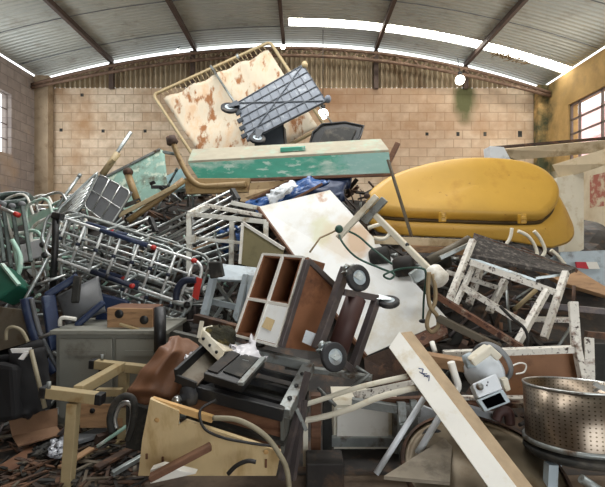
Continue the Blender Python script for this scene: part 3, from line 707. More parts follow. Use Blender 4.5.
wedge('plank', 'tan wooden plank running out to the right edge under the striped box', [(506, 252), (572, 266), (608, 288), (608, 296), (560, 282)], [4.5, 4.3, 4.0, 3.95, 4.2], .05, 'wood', 'plank')
# ================================================================== left: tube chairs and carts
def chair_frame(label, a, d, r, mat, group='stacked tube chairs', seat=None):
    """an upturned tube chair: two long U loops and cross tubes; a = list of 4 image points (top left, top right, bottom right, bottom left)"""
    K = Q(a, [d, d - .1, d - .25, d - .15]); t = T('tube_chair', label, 'chair', group)
    t.p('frame_loop', G().tube([K[3], K[0], K[1], K[2]], r, 8, .15), mat)
    o = V((.12, .3, .02)); t.p('frame_loop', G().tube([K[3] + o, K[0] + o, K[1] + o, K[2] + o], r, 8, .15), mat)
    for u in (.3, .75): t.p('cross_tube', G().tube([lerp(K[0], K[3], u), lerp(K[0], K[3], u) + o], r * .8, 7), mat); t.p('cross_tube', G().tube([lerp(K[1], K[2], u), lerp(K[1], K[2], u) + o], r * .8, 7), mat)
    if seat: t.p('seat', G().poly([lerp(K[0], K[3], .25), lerp(K[1], K[2], .25), lerp(K[1], K[2], .65), lerp(K[0], K[3], .65)], .03), seat, bevel=.008)
    return t.done()
chair_frame('white tube chair with pale mint seat, farthest back at the left wall', [(2, 200), (26, 192), (40, 236), (14, 244)], 5.9, .018, 'white_tube', seat='mint')
chair_frame('mint tube chair behind the dark upright bars at far left', [(24, 206), (48, 196), (58, 240), (34, 250)], 5.5, .018, 'mint', seat='mint')
chair_frame('chrome tube chair with rounded back under the thin leaning rod', [(34, 200), (62, 190), (72, 214), (46, 232)], 5.7, .017, 'chrome')
chair_frame('white tube chair lying behind the black post of the trolleys', [(30, 226), (62, 212), (60, 262), (34, 276)], 4.9, .018, 'white_tube')
chair_frame('mint green tube chair low behind the green box at left', [(12, 236), (40, 228), (48, 270), (20, 280)], 4.75, .018, 'mint', seat='white_cool')
chair_frame('chrome tube chair right of the green box with bent legs', [(40, 246), (76, 238), (74, 276), (48, 290)], 4.7, .015, 'chrome')
for i, (x0, y0, x1, y1, w) in enumerate(((-4, 196, 4, 262, 'first'), (3, 204, 11, 268, 'second'), (12, 206, 21, 266, 'third'), (22, 204, 31, 262, 'fourth'))):
    t = T('chair_back_bar', w + ' from the left of four dark grey-green upright bars at far left', 'bar', 'dark upright bars at the left')
    t.p('bar', G().bar(P(x0, y0, 4.4), P(x1, y1, 4.2), .036, .03), 'mint_dark', bevel=.008); t.p('cap', G().ell(P(x0, y0, 4.4), .035, .03, .03), 'grey_panel'); t.done()
pole('handrail', 'white tube with a red grip slanting across the tops of the dark bars', 'rail', [P(-4, 206, 4.25), P(18, 215, 4.2)], .02, 'chrome', cap='red')
pole('curved_hoop', 'pale curved tube hoop at left behind the green box', 'tube', curve([P(12, 240, 4.1), P(20, 256, 4.05), P(19, 272, 4.0), P(12, 282, 4.0)]), .022, 'mint')
t = T('waste_bin', 'old dark tyre-like coil lying on the white chairs at far left', 'coil')
g = G()
for k in range(3): g.tube([P(14, 202, 5.9) + V((.24 * math.cos(a), .15 * math.sin(a) - .04 * k, .08 * math.sin(a) + .02 * k)) for a in [i * math.pi / 10 for i in range(20)]], .035, 7, 0, True)
one('hose_coil', 'dark hose coil lying on the white chairs at far left', 'hose', g, 'mint_dark')

# chrome trolleys: frames with red knobs and dark blue sleeves
def trolley(label, K, ds, nb, post=None, off=V((0, .3, .05)), cm='galv'):
    if post: cm = 'bright_tube'  # front tubes paler, rear ones darker: light and shade in the colour
    K = Q(K, ds); t = T('folding_trolley', label, 'trolley', 'chrome folding trolleys'); r = .016
    t.p('front_frame', G().tube(K, r, 8, .12, True), cm)
    B = [k + off for k in K]; t.p('rear_frame', G().tube(B, r, 8, .12, True), 'steel_grey')
    for i in range(nb):
        u = (i + .6) / (nb + .2); a, b = lerp(K[0], K[1], u), lerp(K[3], K[2], u)
        t.p('cross_bar', G().tube([a, b], r * .8, 7), cm)
        if i % 2 == 0: t.p('cross_bar', G().tube([a + off, b + off], r * .75, 7), 'steel_grey'); t.p('spacer', G().tube([a, a + off], r * .8, 7), 'galv'); t.p('spacer', G().tube([b, b + off], r * .8, 7), 'galv')
        t.p('joint', G().ell(lerp(a, b, .5), .022, .022, .022, 8), 'navy_deep')
    for v in (.36, .68): t.p('long_bar', G().tube([lerp(K[0], K[3], v) + off * .12, lerp(K[1], K[2], v) + off * .12], r * .7, 7), cm)
    m = [lerp(K[0], K[1], u) for u in (.30, .62)]; t.p('sleeve', G().tube(m, r * 1.5, 8), 'navy')
    if post: m = [lerp(K[3], K[2], u) for u in (.34, .66)]; t.p('sleeve', G().tube(m, r * 1.6, 8), 'navy_deep')
    for u, q in (((.66, 0), (.93, 0), (.62, 3)) if post else ((.5, 0),)):
        c = lerp(K[0], K[1], u) if q == 0 else lerp(K[3], K[2], u); t.p('knob', G().ell(c + V((0, -.012, 0)), .03, .026, .024, 10), 'red')
    for u in (.02, .45, .98): t.p('corner_joint', G().ell(lerp(K[3], K[2], u), .032, .03, .032, 8), 'black')
    if post: t.p('post', G().tube(Q(post, 3.98), .03, 8), 'black'); t.p('post_clamp', G().bar(P(post[0][0] - 3, post[0][1] + 1, 3.98), P(post[0][0] + 7, post[0][1] + 3, 3.98), .07, .06), 'black', bevel=.01)
    t.done()
trolley('chrome tube folding trolley frame with red knobs and black post, in front at left', [(57, 216), (205, 264), (190, 306), (42, 254)], [4.1, 4.0, 3.9, 4.0], 8, [(56, 214), (55, 250), (52, 302)])
trolley('chrome folding trolley frame coloured darker for shade, lying just above and behind the front trolley', [(48, 212), (176, 250), (168, 284), (40, 244)], [4.62, 4.6, 4.5, 4.5], 5)
trolley('chrome folding trolley frame coloured darker for shade, lowest at left, over the navy armchair', [(62, 258), (188, 300), (182, 322), (60, 280)], [4.3, 4.2, 4.12, 4.22], 5, None, V((0, .2, .02)))
one('trolley_handle', 'curved dark navy plastic handle at the right end of the trolleys', 'handle', G().tube(curve([P(x, y, 3.8) for x, y in ((176, 300), (177, 290), (184, 281), (196, 280))]), .03, 8), 'navy_deep')
one('red_strap', 'dark red strap hanging at the right end of the trolleys', 'strap', G().poly(Q([(196, 277), (202, 279), (198, 300), (192, 297)], 3.82), .02), 'red')

# green box at far left, armchair, hoops
t = T('seat_box', 'dark green vinyl box seat tilted at the far left edge', 'seat')
t.p('cushion', G().poly(Q([(-6, 262), (2, 264), (19, 285), (-4, 300)], [3.9, 3.85, 3.75, 3.7]), .2), 'green_vinyl', bevel=.02)
t.p('edge_band', G().bar(P(2, 264, 3.83), P(19, 285, 3.73), .03, .02), 'mint'); t.done()
wedge('beige_board', 'dusty beige board standing at the far left below the green seat', [(-8, 306), (28, 310), (26, 350), (-8, 366)], [3.6, 3.55, 3.5, 3.5], .04, 'dust_metal', 'panel')
pole('leaning_tube', 'thin grey tube leaning from the chairs down past the green seat', 'tube', [P(50, 255, 4.0), P(18, 312, 3.7)], .016, 'galv')
pole('leaning_tube', 'pale tube running up to the right across the black post', 'tube', [P(26, 288, 3.86), P(66, 275, 3.9)], .013, 'chrome')
t = T('armchair', 'navy framed armchair with grey vinyl seat lying under the chrome trolleys', 'armchair')
K = Q([(58, 300), (92, 280), (104, 300), (100, 320), (70, 320)], [3.75, 3.85, 3.9, 3.75, 3.68])
def seat(u, v):
    p = lerp(lerp(P(56, 296, 3.75), P(98, 276, 3.85), u), lerp(P(66, 326, 3.66), P(106, 312, 3.76), u), v); return p + V((0, -.10 * math.sin(math.pi * u) * math.sin(math.pi * v), .05 * math.sin(math.pi * u) * math.sin(math.pi * v)))
t.p('seat', G().grid(seat, 14, 12, .06), 'grey_vinyl')
t.p('arm', G().bar(P(46, 296, 3.68), P(78, 276, 3.78), .09, .06), 'navy', bevel=.015)
t.p('arm', G().bar(P(76, 326, 3.6), P(104, 302, 3.68), .08, .05), 'navy', bevel=.015)
t.p('frame', G().bar(P(48, 296, 3.66), P(56, 350, 3.55), .1, .06), 'navy', bevel=.012)
t.p('post', G().bar(P(78, 276, 3.66), P(75, 303, 3.6), .06, .04), 'black_matte', bevel=.01)
t.p('back_panel', G().poly(Q([(96, 292), (128, 300), (128, 330), (94, 328)], [3.9, 3.9, 3.85, 3.85]), .06), 'navy', bevel=.02)
t.done()
t = T('curved_cushion', 'curved navy chair arm with grey edge left of the grey cabinet', 'cushion')
c = curve([P(x, y, 3.5) for x, y in ((26, 298), (30, 316), (36, 336), (46, 356), (56, 372))])
t.p('pad', G().tube(c, .045, 10), 'navy'); t.p('edging', G().tube([p + V((.055, -.02, 0)) for p in c], .018, 8), 'grey_vinyl'); t.done()
pole('white_hook', 'small bent white tube on the cabinet in front of the armchair', 'tube', [P(60, 326, 3.5), P(60, 317, 3.5), P(76, 319, 3.5)], .016, 'white_tube', fil=.05)
pole('chrome_hook', 'short pale tube sticking out between navy chair arms', 'tube', [P(40, 338, 3.45), P(57, 331, 3.42)], .014, 'chrome')

# grey steel cabinet on its side
t = T('steel_cabinet', 'grey steel cabinet standing behind the tan trestle at left', 'cabinet')
a, b = P(56, 334, 3.42), P(166, 334, 3.46); zb = .02
t.p('body', G().aabb((a.x, 3.42, zb), (b.x, 3.95, a.z)), 'grey_cab', bevel=.006)
t.p('top', G().aabb((a.x - .03, 3.38, a.z), (b.x + .03, 3.97, a.z + .035)), 'grey_cab', bevel=.006)
dx = (b.x - a.x)
for i, (u0, u1) in enumerate(((.04, .53), (.56, .97))):
    d = t.p('door', G().aabb((a.x + dx * u0, 3.395, zb + .08), (a.x + dx * u1, 3.42, a.z - .03)), 'grey_cab', bevel=.006)
    t.p('door_frame', G().aabb((a.x + dx * (u0 + .09), 3.385, a.z - .16), (a.x + dx * (u1 - .06), 3.395, a.z - .12)), 'grey_cab', d)
    if i == 0: t.p('lock', G().aabb((a.x + dx * .42, 3.37, a.z - .3), (a.x + dx * .46, 3.395, a.z - .25)), 'black', d)
t.p('plinth', G().aabb((a.x + .02, 3.41, 0), (b.x - .02, 3.9, zb)), 'black_matte'); t.done()
t = T('wooden_box', 'small tan wooden box with two dark round holes on the grey cabinet', 'box')
a, b, c_, d = P(107, 308, 3.5), P(152, 309, 3.5), P(152, 331, 3.5), P(107, 331, 3.5)
t.p('front', G().poly([a, b, c_, d], .03), 'wood', bevel=.003); t.p('body', G().poly([p + V((0, .03, 0)) for p in (a, b, c_, d)], .25), 'wood_brown')
for x, y in ((119, 314), (144, 320)): t.p('finger_hole', G().lathe(P(x, y, 3.497), (0, 1, 0), [(0, 0), (0, .035), (.006, .035), (.006, 0)], 16), 'black')
t.p('lid_strip', G().bar(P(120, 324, 3.46), P(143, 331, 3.44), .03, .015), 'tan_light'); t.done()
pole('black_post', 'thick black tube post standing at the right end of the grey cabinet', 'post', [P(160, 308, 3.32), P(160, 352, 3.2)], .045, 'black')
wedge('grey_plank', 'long grey plank behind the cream bracket', [(150, 326), (250, 350), (250, 358), (150, 334)], [3.6, 3.35, 3.35, 3.6], .06, 'grey_cab_dark', 'plank')
plank('brown_bar', 'brown square bar lying from the trolleys down to the drawers', P(196, 318, 3.7), P(240, 330, 3.5), .07, .07, 'rust_dark', 'bar')

# black bag with a white seven-like mark
t = T('black_bag', 'black bag with a white angular mark like a seven at far left', 'bag')
def bagf(u, v):
    p = lerp(lerp(P(8, 350, 3.2), P(46, 346, 3.2), u), lerp(P(4, 410, 3.1), P(52, 408, 3.1), u), v); return p + V((0, -.1 * math.sin(math.pi * u) - .03 * noise.noise(V((u * 5, v * 5, 2))), 0))
t.p('body', G().grid(bagf, 14, 14, .22), 'cloth_black')
d = 3.05; m = t.p('mark', G().poly(Q([(10, 349), (31, 348), (29, 353), (12, 353)], [d, d - .02, d - .02, d]), .012), 'pure_white')
t.p('mark', G().poly(Q([(24, 352), (29, 352), (23, 360), (18, 359)], d - .03), .012), 'pure_white')
t.p('handle', G().tube(curve([P(x, y, 3.15) for x, y in ((6, 340), (7, 330), (13, 327), (22, 331), (28, 342))]), .012, 7), 'cord_grey'); t.done()
one('dark_mat', 'rolled black sheet filling the far left corner below the beige panel', 'sheet', G().poly(Q([(-10, 362), (12, 366), (16, 420), (-10, 424)], [3.05, 3.0, 2.95, 2.95]), .12), 'cloth_black', bevel=.03)
pole('wooden_stick', 'thin grey stick leaning in front of the black bag', 'stick', [P(31, 350, 2.98), P(45, 408, 2.9)], .014, 'cord_grey')
t = T('cardboard_sheet', 'brown cardboard flap standing on the floor left of the trestle', 'cardboard')
t.p('sheet', G().poly(Q([(8, 418), (57, 408), (57, 426), (12, 436)], [3.1, 3.15, 3.1, 3.05]), .012), 'cardboard'); t.p('fold', G().poly(Q([(12, 436), (57, 426), (62, 434), (18, 446)], [3.05, 3.1, 3.0, 2.92]), .01), 'cardboard'); t.done()

# tan metal trestle
t = T('trestle', 'tan painted square-tube trestle frame with black end caps at lower left', 'trestle')
w = .062; A, B = P(48, 392, 2.62), P(97, 398, 2.6)
t.p('front_bar', G().bar(A, B, w), 'tan_light', bevel=.005)
lt = P(74, 399, 2.61); t.p('leg', G().bar(V((lt.x, lt.y, lt.z - .02)), V((lt.x - .03, lt.y - .02, 0.0)), w), 'tan_light', bevel=.005)
C_, D_ = P(96, 364, 3.2), P(150, 370, 3.15)
t.p('long_bar', G().bar(P(78, 391, 2.64), P(122, 366, 3.17), w), 'tan_light', bevel=.005)
t.p('rear_bar', G().bar(C_, D_, w), 'tan_light', bevel=.005)
t.p('rear_leg', G().bar(P(124, 368, 3.18), V((P(124, 368, 3.18).x, 3.16, 0)), w), 'tan_light', bevel=.005)
for a, b in ((A, B), (B, A), (C_, D_)):
    d = (a - b).normalized(); t.p('end_cap', G().bar(a, a + d * .04, w * 1.05), 'black', bevel=.006)
for c in (P(49, 386, 2.6), P(102, 358, 3.2)): t.p('bolt', G().lathe(c - V((0, 0, .015)), (0, 0, 1), [(0, 0), (0, .012), (.04, .012), (.04, 0)], 8), 'steel_grey')
t.done()
plank('tan_bar', 'tan square bar lying low behind the trestle with a black end', P(97, 392, 3.05), P(122, 392, 3.05), .05, .05, 'tan_light', 'bar')
t = T('wooden_tray', 'pale wooden drawer with a finger hole behind the trestle leg', 'drawer')
a, b, c_, d = P(79, 404, 3.16), P(124, 404, 3.16), P(122, 428, 3.12), P(80, 428, 3.12)
t.p('front', G().poly([a, b, c_, d], .02), 'wood', bevel=.003); t.p('finger_hole', G().lathe(P(92, 411, 3.135), (0, 1, 0), [(0, 0), (0, .018), (.01, .018), (.01, 0)], 14), 'black')
t.p('side', G().poly([a + V((0, .02, 0)), a + V((0, .2, .02)), d + V((0, .2, .02)), d + V((0, .02, 0))], .015, (1, 0, 0)).poly([b + V((0, .02, 0)), b + V((0, .2, .02)), c_ + V((0, .2, .02)), c_ + V((0, .02, 0))], .015, (-1, 0, 0)), 'wood'); t.done()

# floor litter
lit = [('plank', 'brown plank flat on the floor left of the shiny plastic', (18, 452), (70, 430), .1, .02, 'wood_brown'), ('plank', 'brown plank flat on the floor nearest the lower left corner', (4, 470), (46, 444), .13, .02, 'wood_brown'),
       ('plank', 'grey plank on the floor right of the trestle leg', (76, 440), (118, 426), .12, .03, 'grey_panel'), ('slat', 'thin brown slat on the floor crossing the trestle foot', (60, 468), (92, 448), .05, .015, 'wood'),
       ('slat', 'long thin tan slat on the floor right of the trestle foot', (78, 462), (128, 436), .04, .02, 'tan_light'), ('slat', 'short pale slat end lying on litter in front of the pale drawer', (84, 432), (104, 430), .05, .02, 'cream'),
       ('slat', 'dark slat on the floor beside the plywood board', (96, 468), (136, 446), .06, .02, 'rust_dark'), ('bar', 'grey metal bar on the floor left of the plywood board', (112, 474), (150, 452), .03, .03, 'galv'),
       ('plank', 'reddish plank under the cardboard flap', (30, 440), (66, 428), .09, .02, 'rust')]
for i, (nm, lab, a, b, w, th, mt) in enumerate(lit):
    def fl(p, h): d = F * (CAM.z - h) / (p[1] - 243.5); return P(p[0], p[1], d)
    h = .03 + .022 * (i % 4); plank('floor_' + nm, lab, fl(a, h), fl(b, h + .02), w, th, mt, nm)
bag('foil_wrap', 'crumpled shiny plastic wrap on the floor beside the trestle leg', [(52, 446), (62, 436), (67, 450), (54, 458)], [2.95, 3.0, 2.88, 2.82], 'foil', .01, .05, 'wrap', 3)
bag('dark_cloth', 'dark crumpled cloth on the floor left of the shiny wrap', [(36, 446), (52, 438), (54, 450), (40, 456)], [3.0, 3.05, 2.9, 2.86], 'black_matte', .02, .04, 'cloth', 6)
g = G()
for i in range(300):
    y = random.uniform(2.45, 3.35); x = random.uniform(-2.4, -1.0) * y / 3; a = random.uniform(0, 6.3); l = random.uniform(.03, .26); z = random.uniform(.008, .05)
    g.cur = random.choice((0, 0, 1, 1, 2, 3)); d = V((math.cos(a) * l, math.sin(a) * l, random.uniform(-.01, .03)))
    g.bar(V((x, y, z + .02)) - d * .5, V((x, y, z + .02)) + d * .5, random.uniform(.008, .03), random.uniform(.004, .012))
one('litter', 'small splinters and scraps strewn over the floor at lower left', 'litter', g, ['rust_dark', 'scrap_dark', 'dust_metal', 'black_matte'], kind='stuff')

# brown vinyl upholstery sheet
vp = [[(171, 338, 2.95), (178, 336, 3.0), (190, 341, 3.05), (203, 352, 3.05)], [(158, 350, 2.8), (172, 352, 2.76), (184, 356, 2.85), (200, 364, 2.95)], [(138, 372, 2.78), (155, 374, 2.68), (176, 376, 2.78), (196, 374, 2.85)], [(126, 392, 2.75), (145, 394, 2.66), (172, 398, 2.72), (180, 392, 2.78)], [(118, 408, 2.78), (135, 408, 2.72), (154, 404, 2.74), (172, 404, 2.78)]]
VP = [[P(*q) for q in r] for r in vp]
def vin(u, v):
    a = min(int(u * 4), 3); fu = u * 4 - a; b = min(int(v * 3), 2); fv = v * 3 - b
    p = lerp(lerp(VP[a][b], VP[a][b + 1], fv), lerp(VP[a + 1][b], VP[a + 1][b + 1], fv), fu)
    return p + V((0, .05 * abs(noise.noise(V((u * 4, v * 3, 1)))) + .03 * abs(math.sin(v * 7 + u * 3)), .02 * noise.noise(V((u * 6, v * 4, 4)))))
one('vinyl_sheet', 'creased brown vinyl upholstery draped at left of the black chassis', 'upholstery', G().grid(vin, 28, 21, .012), 'brown_vinyl')
t = T('curved_hoop', 'brown padded curved armrest standing below the brown vinyl', 'hoop')
c = curve([P(x, y, 2.55) for x, y in ((112, 432), (110, 418), (116, 402), (126, 396), (134, 402), (133, 424), (128, 440))])
t.p('pad', G().tube(c, .02, 10), 'black_matte'); t.p('inner_band', G().tube([lerp(p, P(122, 424, 2.55), .28) + V((0, .02, 0)) for p in c], .014, 8), 'chrome')
t.p('panel', G().poly(Q([(126, 402), (150, 410), (146, 452), (126, 448)], 2.66), .04), 'black_matte'); t.done()

# ================================================================== black chassis in front
t = T('machine_chassis', 'open black steel machine chassis with grey rails at the front centre', 'chassis')
A, B, C_, D_ = P(228, 346, 2.95), P(309, 366, 2.85), P(284, 414, 2.42), P(186, 388, 2.5)
t.p('rear_rail', G().bar(A, B, .07, .06), 'steel_grey', bevel=.005); t.p('right_rail', G().bar(B, C_, .075, .06), 'steel_grey', bevel=.005)
t.p('front_rail', G().bar(D_, C_, .06, .07), 'black', bevel=.005); t.p('left_rail', G().bar(A, D_, .06, .06), 'black', bevel=.005)
for u in (.3, .55, .8): t.p('slot', G().lathe(lerp(B, C_, u) + V((0, -.012, .034)), (0, -.3, 1), [(0, 0), (0, .014), (.004, .014), (.004, 0)], 10), 'black')
for u in (.25, .5, .75): t.p('cross_bar', G().bar(lerp(A, D_, u) - V((0, 0, .03)), lerp(B, C_, u) - V((0, 0, .03)), .035, .03), 'black')
dn = V((0, .03, -.3)); t.p('right_side', G().hexa([B, C_, C_ + dn, B + dn] + [p + V((-.02, .0, 0)) for p in (B, C_, C_ + dn, B + dn)]), 'grey_cab_dark')
t.p('front_side', G().hexa([D_ + V((0, .02, 0)), C_ + V((0, .02, 0)), C_ + V((0, .04, -.24)), D_ + V((0, .04, -.24))] + [p + V((0, .02, 0)) for p in (D_ + V((0, .02, 0)), C_ + V((0, .02, 0)), C_ + V((0, .04, -.24)), D_ + V((0, .04, -.24)))]), 'wood_brown')
t.p('floor_plate', G().hexa([p + V((0, 0, -.16)) for p in (A, B, C_, D_)] + [p + V((0, 0, -.18)) for p in (A, B, C_, D_)]), 'black_matte')
t.p('roller', G().lathe(P(181, 398, 2.42), P(200, 392, 2.5) - P(181, 398, 2.42), [(0, 0), (0, .02), (.02, .02), (.02, .055), (.07, .06), (.07, .03), (.2, .03), (.2, 0)], 18), 'rubber')
t.p('roller_end', G().lathe(P(181, 398, 2.42) - V((.01, .02, 0)), (-.4, -1, 0), [(0, 0), (0, .024), (.03, .02), (.03, 0)], 14), 'chrome')
t.done()
t = T('steel_channel', 'brown dusty steel channel left of the black slab on the chassis', 'channel')
A, B, C_, D_ = P(176, 378, 2.46), P(208, 348, 2.8), P(224, 356, 2.78), P(196, 386, 2.44)
t.p('tray', G().poly([A, B, C_, D_], .02), 'dust_metal'); t.p('left_lip', G().bar(A + V((0, 0, .02)), B + V((0, 0, .02)), .02, .06), 'black'); t.p('front_lip', G().bar(A, D_, .02, .04), 'black'); t.done()
t = T('flat_machine', 'flat black slab-shaped machine with a grey right edge lying on the chassis', 'machine')
A, B, C_, D_ = P(230, 357, 2.72), P(265, 366, 2.68), P(242, 393, 2.38), P(204, 381, 2.42)
up = V((0, -.02, .05))
t.p('slab', G().hexa([A, B, C_, D_, A + up, B + up, C_ + up, D_ + up]), 'black', bevel=.006)
def sp_(u, v): return lerp(lerp(A, B, u), lerp(D_, C_, u), v) + up * 1.05
t.p('grille', G().poly([sp_(.42, .12), sp_(.88, .12), sp_(.86, .82), sp_(.38, .8)], .006, (0, -.2, 1)), 'black_matte')
t.p('left_plate', G().poly([sp_(.04, .1), sp_(.36, .1), sp_(.3, .9), sp_(.04, .9)], .006, (0, -.2, 1)), 'scrap_dark')
t.p('right_strip', G().bar(sp_(.97, 0), sp_(.97, 1), .035, .02), 'steel_grey', bevel=.003)
t.p('name_plate', G().bar(sp_(.55, .28), sp_(.72, .28), .006, .015), 'steel_grey'); t.done()
t = T('bracket', 'cream L-shaped bracket with drilled holes standing on the chassis', 'bracket')
A, B, C_, D_ = P(200, 322, 2.82), P(203, 338, 2.72), P(223, 362, 2.56), P(219, 346, 2.66)
A, B, C_, D_ = P(201, 328, 2.8), P(224, 351, 2.6), P(219, 362, 2.57), P(198, 341, 2.77)
t.p('plate', G().poly([A, B, C_, D_], .012), 'cream', bevel=.002); t.p('flange', G().poly([A, P(212, 325, 3.0), P(243, 350, 2.86), B], .01), 'cream', bevel=.002)
t.p('tab', G().bar(P(199, 338, 2.77), P(202, 321, 2.8), .025, .012), 'cream')
for u in (.2, .5, .8): c = lerp(lerp(A, B, u), lerp(D_, C_, u), .5); t.p('bolt_hole', G().lathe(c + V((0, -.006, 0)), (-.3, -1, .2), [(0, 0), (0, .01), (.004, .01), (.004, 0)], 10), 'black')
t.done()
g = G(); c0 = P(219, 338, 2.82)
def fo(u, v):
    t_ = u * math.pi; p_ = v * 2 * math.pi; n_ = 1 + .35 * noise.noise(V((u * 5, math.cos(p_) * 2, math.sin(p_) * 2)))
    return c0 + V((.11 * math.sin(t_) * math.cos(p_), .09 * math.sin(t_) * math.sin(p_), .075 * math.cos(t_))) * n_
one('foam_lump', 'torn dark foam lump behind the cream bracket', 'foam', G().grid(fo, 16, 20, .002), 'foam')
bag('plastic_bag', 'crumpled white plastic bag behind the black slab machine', [(224, 349), (254, 341), (264, 363), (228, 366)], [2.76, 2.78, 2.7, 2.66], 'plastic_bag', .05, .028, 'bag', 5)
bag('plastic_bag', 'small crumpled white plastic scrap at left of the cream bracket', [(186, 358), (200, 350), (204, 358), (190, 366)], [2.86, 2.88, 2.8, 2.78], 'plastic_bag', .02, .03, 'bag', 8)
# plywood board with a notch, boards and cables in front
t = T('plywood_board', 'pale plywood board with a notch leaning at the front centre', 'board')
def pb(x, y): return P(x, y, 2.30 + (400 - y) * -.0012 + (x - 150) * -.0006)
pts = [(150, 399), (179, 411), (178, 426), (186, 421), (281, 452), (276, 476), (138, 476), (142, 440)]
t.p('panel', G().poly([pb(x, y) for x, y in pts], .025, (0, 1, .15)), 'ply', bevel=.002)
t.p('rear_strip', G().bar(P(152, 400, 2.33), P(213, 419, 2.31), .03, .035), 'ply_edge', bevel=.002)
for x, y, l in ((147, 456, 5), (163, 460, 7), (266, 463, 8)): t.p('groove', G().bar(pb(x, y - l / 2) + V((0, -.002, 0)), pb(x, y + l / 2) + V((0, -.002, 0)), .012, .01, (0, 1, 0)), 'wood_brown')
for x, y in ((157, 420), (266, 452)): t.p('knot', G().lathe(pb(x, y) + V((0, -.001, 0)), (0, -1, -.15), [(0, 0), (0, .014), (.003, .012), (.003, 0)], 14), 'ply_edge')
t.done()
one('brown_stick', 'split brown timber stick lying across the plywood board', 'stick', G().bar(P(150, 478, 2.14), P(211, 446, 2.2), .055, .03), 'wood_brown', bevel=.006)
wedge('white_sheet', 'white plastic sheet piece below the brown stick on the plywood', [(150, 470), (162, 466), (196, 474), (150, 484)], 2.21, .05, 'white', 'sheet')
pole('hose', 'grey flexible hose arching over the plywood board', 'hose', curve([P(x, y, d) for x, y, d in ((213, 418, 2.26), (238, 420, 2.24), (262, 433, 2.22), (278, 452, 2.2), (288, 476, 2.2), (290, 531, 2.2))]), .014, 'cord_grey')
pole('cable', 'thin black cable snaking along the top of the plywood board', 'cable', curve([P(x, y, d) for x, y, d in ((216, 400, 2.36), (202, 408, 2.32), (200, 418, 2.28), (206, 430, 2.24), (224, 438, 2.22), (250, 443, 2.22), (272, 446, 2.24))]), .0075, 'cord_black')
pole('cable', 'short dark cable loop at the bottom edge on the plywood', 'cable', curve([P(x, y, 2.2) for x, y in ((228, 474), (236, 466), (247, 461), (256, 462))]), .011, 'cord_black')

# ================================================================== bedside cabinet on casters
t = T('bedside_cabinet', 'wooden bedside cabinet on a dark steel caster frame lying on its side', 'cabinet')
a, b, c_, d = P(304, 257, 2.95), P(263, 254, 3.12), P(235, 335, 2.98), P(277, 346, 2.8)      # open front: near edge a-d
ins = V((.16, .38, -.06)); th = .012
def fp(u, v, k=0.): return lerp(lerp(b, a, u), lerp(c_, d, u), v) + ins * k
def slab(p, q, g=None, w=.02, k=1.):
    g = g or G(); dirn = (q - p).normalized(); nn = dirn.cross(ins).normalized() * w
    return g.hexa([p, q, q + ins * k, p + ins * k, p + nn, q + nn, q + ins * k + nn, p + ins * k + nn])
t.p('body', slab(fp(0, 0), fp(0, 1), slab(fp(0, 1), fp(1, 1), slab(fp(1, 1), fp(1, 0), slab(fp(1, 0), fp(0, 0))))), 'wood_inside')
t.p('back', G().poly([fp(0, 0, .98), fp(1, 0, .98), fp(1, 1, .98), fp(0, 1, .98)], .01), 'wood_inside')
ed = G()
for p, q in ((fp(0, 0), fp(1, 0)), (fp(0, 1), fp(0, 0)), (fp(1, 0), fp(1, 1)), (fp(0, 1), fp(1, 1))): ed.bar(p, q, .015, .015)
t.p('front_edging', ed, 'white')
t.p('divider', G().bar(fp(.5, 0), fp(.5, 1), .018, .018), 'white'); t.p('divider_panel', slab(fp(.5, 0, .02), fp(.5, 1, .02), None, .014, .9), 'wood_inside')
t.p('shelf', slab(fp(0, .56, .02), fp(1, .56, .02), None, .014, .9), 'wood_inside'); t.p('shelf_edge', G().bar(fp(0, .56), fp(1, .56), .018, .018), 'white')
dr = t.p('drawer_front', G().poly([fp(.52, .58, -.01), fp(.98, .58, -.01), fp(.98, .98, -.01), fp(.52, .98, -.01)], .018), 'board_white')
t.p('torn_patch', G().poly([fp(.6, .72, -.035), fp(.8, .74, -.035), (fp(.78, .86, -.035)), fp(.56, .84, -.035)], .006), 'ply', dr)
# base frame facing right
e, f = P(333, 290, 3.12), P(306, 354, 2.98)
sh = V((.03, -.03, 0))
t.p('base_board', G().poly([a + sh, P(342, 288, 3.1), P(318, 352, 2.95), d + sh], .02), 'wood_inside')
fw = .05
t.p('base_rail', G().bar(a + V((.025, -.03, -.02)), d + V((.03, -.03, 0)), .036), 'brown_frame', bevel=.004)
t.p('base_rail', G().bar(a + V((.025, -.03, -.02)), P(336, 287, 3.04), .036), 'brown_frame', bevel=.004)
r1, r2 = P(346, 268, 2.86), P(317, 349, 2.68)
t.p('caster_rail', G().bar(r1, r2, .055), 'brown_frame', bevel=.004)
s1, s2 = P(377, 298, 3.02), P(352, 370, 2.86)
t.p('caster_rail', G().bar(s1, s2, .05), 'brown_frame', bevel=.004)
t.p('end_rail', G().bar(P(343, 292, 2.9), s1, .045), 'brown_frame', bevel=.004); t.p('end_rail', G().bar(P(322, 346, 2.74), s2, .045), 'brown_frame', bevel=.004)
t.p('middle_tube', G().tube([P(356, 298, 2.98), P(337, 352, 2.86)], .07, 14), 'brown_tube')
t.p('label_card', G().poly(Q([(306, 330), (316, 334), (311, 346), (302, 342)], 2.72), .006), 'white_cool')
caster(t, P(358, 278, 2.72), V((.45, -.8, .25)), .085, .035, P(344, 266, 2.75))
caster(t, P(334, 357, 2.56), V((.45, -.8, .25)), .085, .035, P(320, 343, 2.6))
caster(t, P(389, 302, 3.0), V((-.1, -.35, .93)), .072, .035, P(377, 300, 3.02))
t.done()

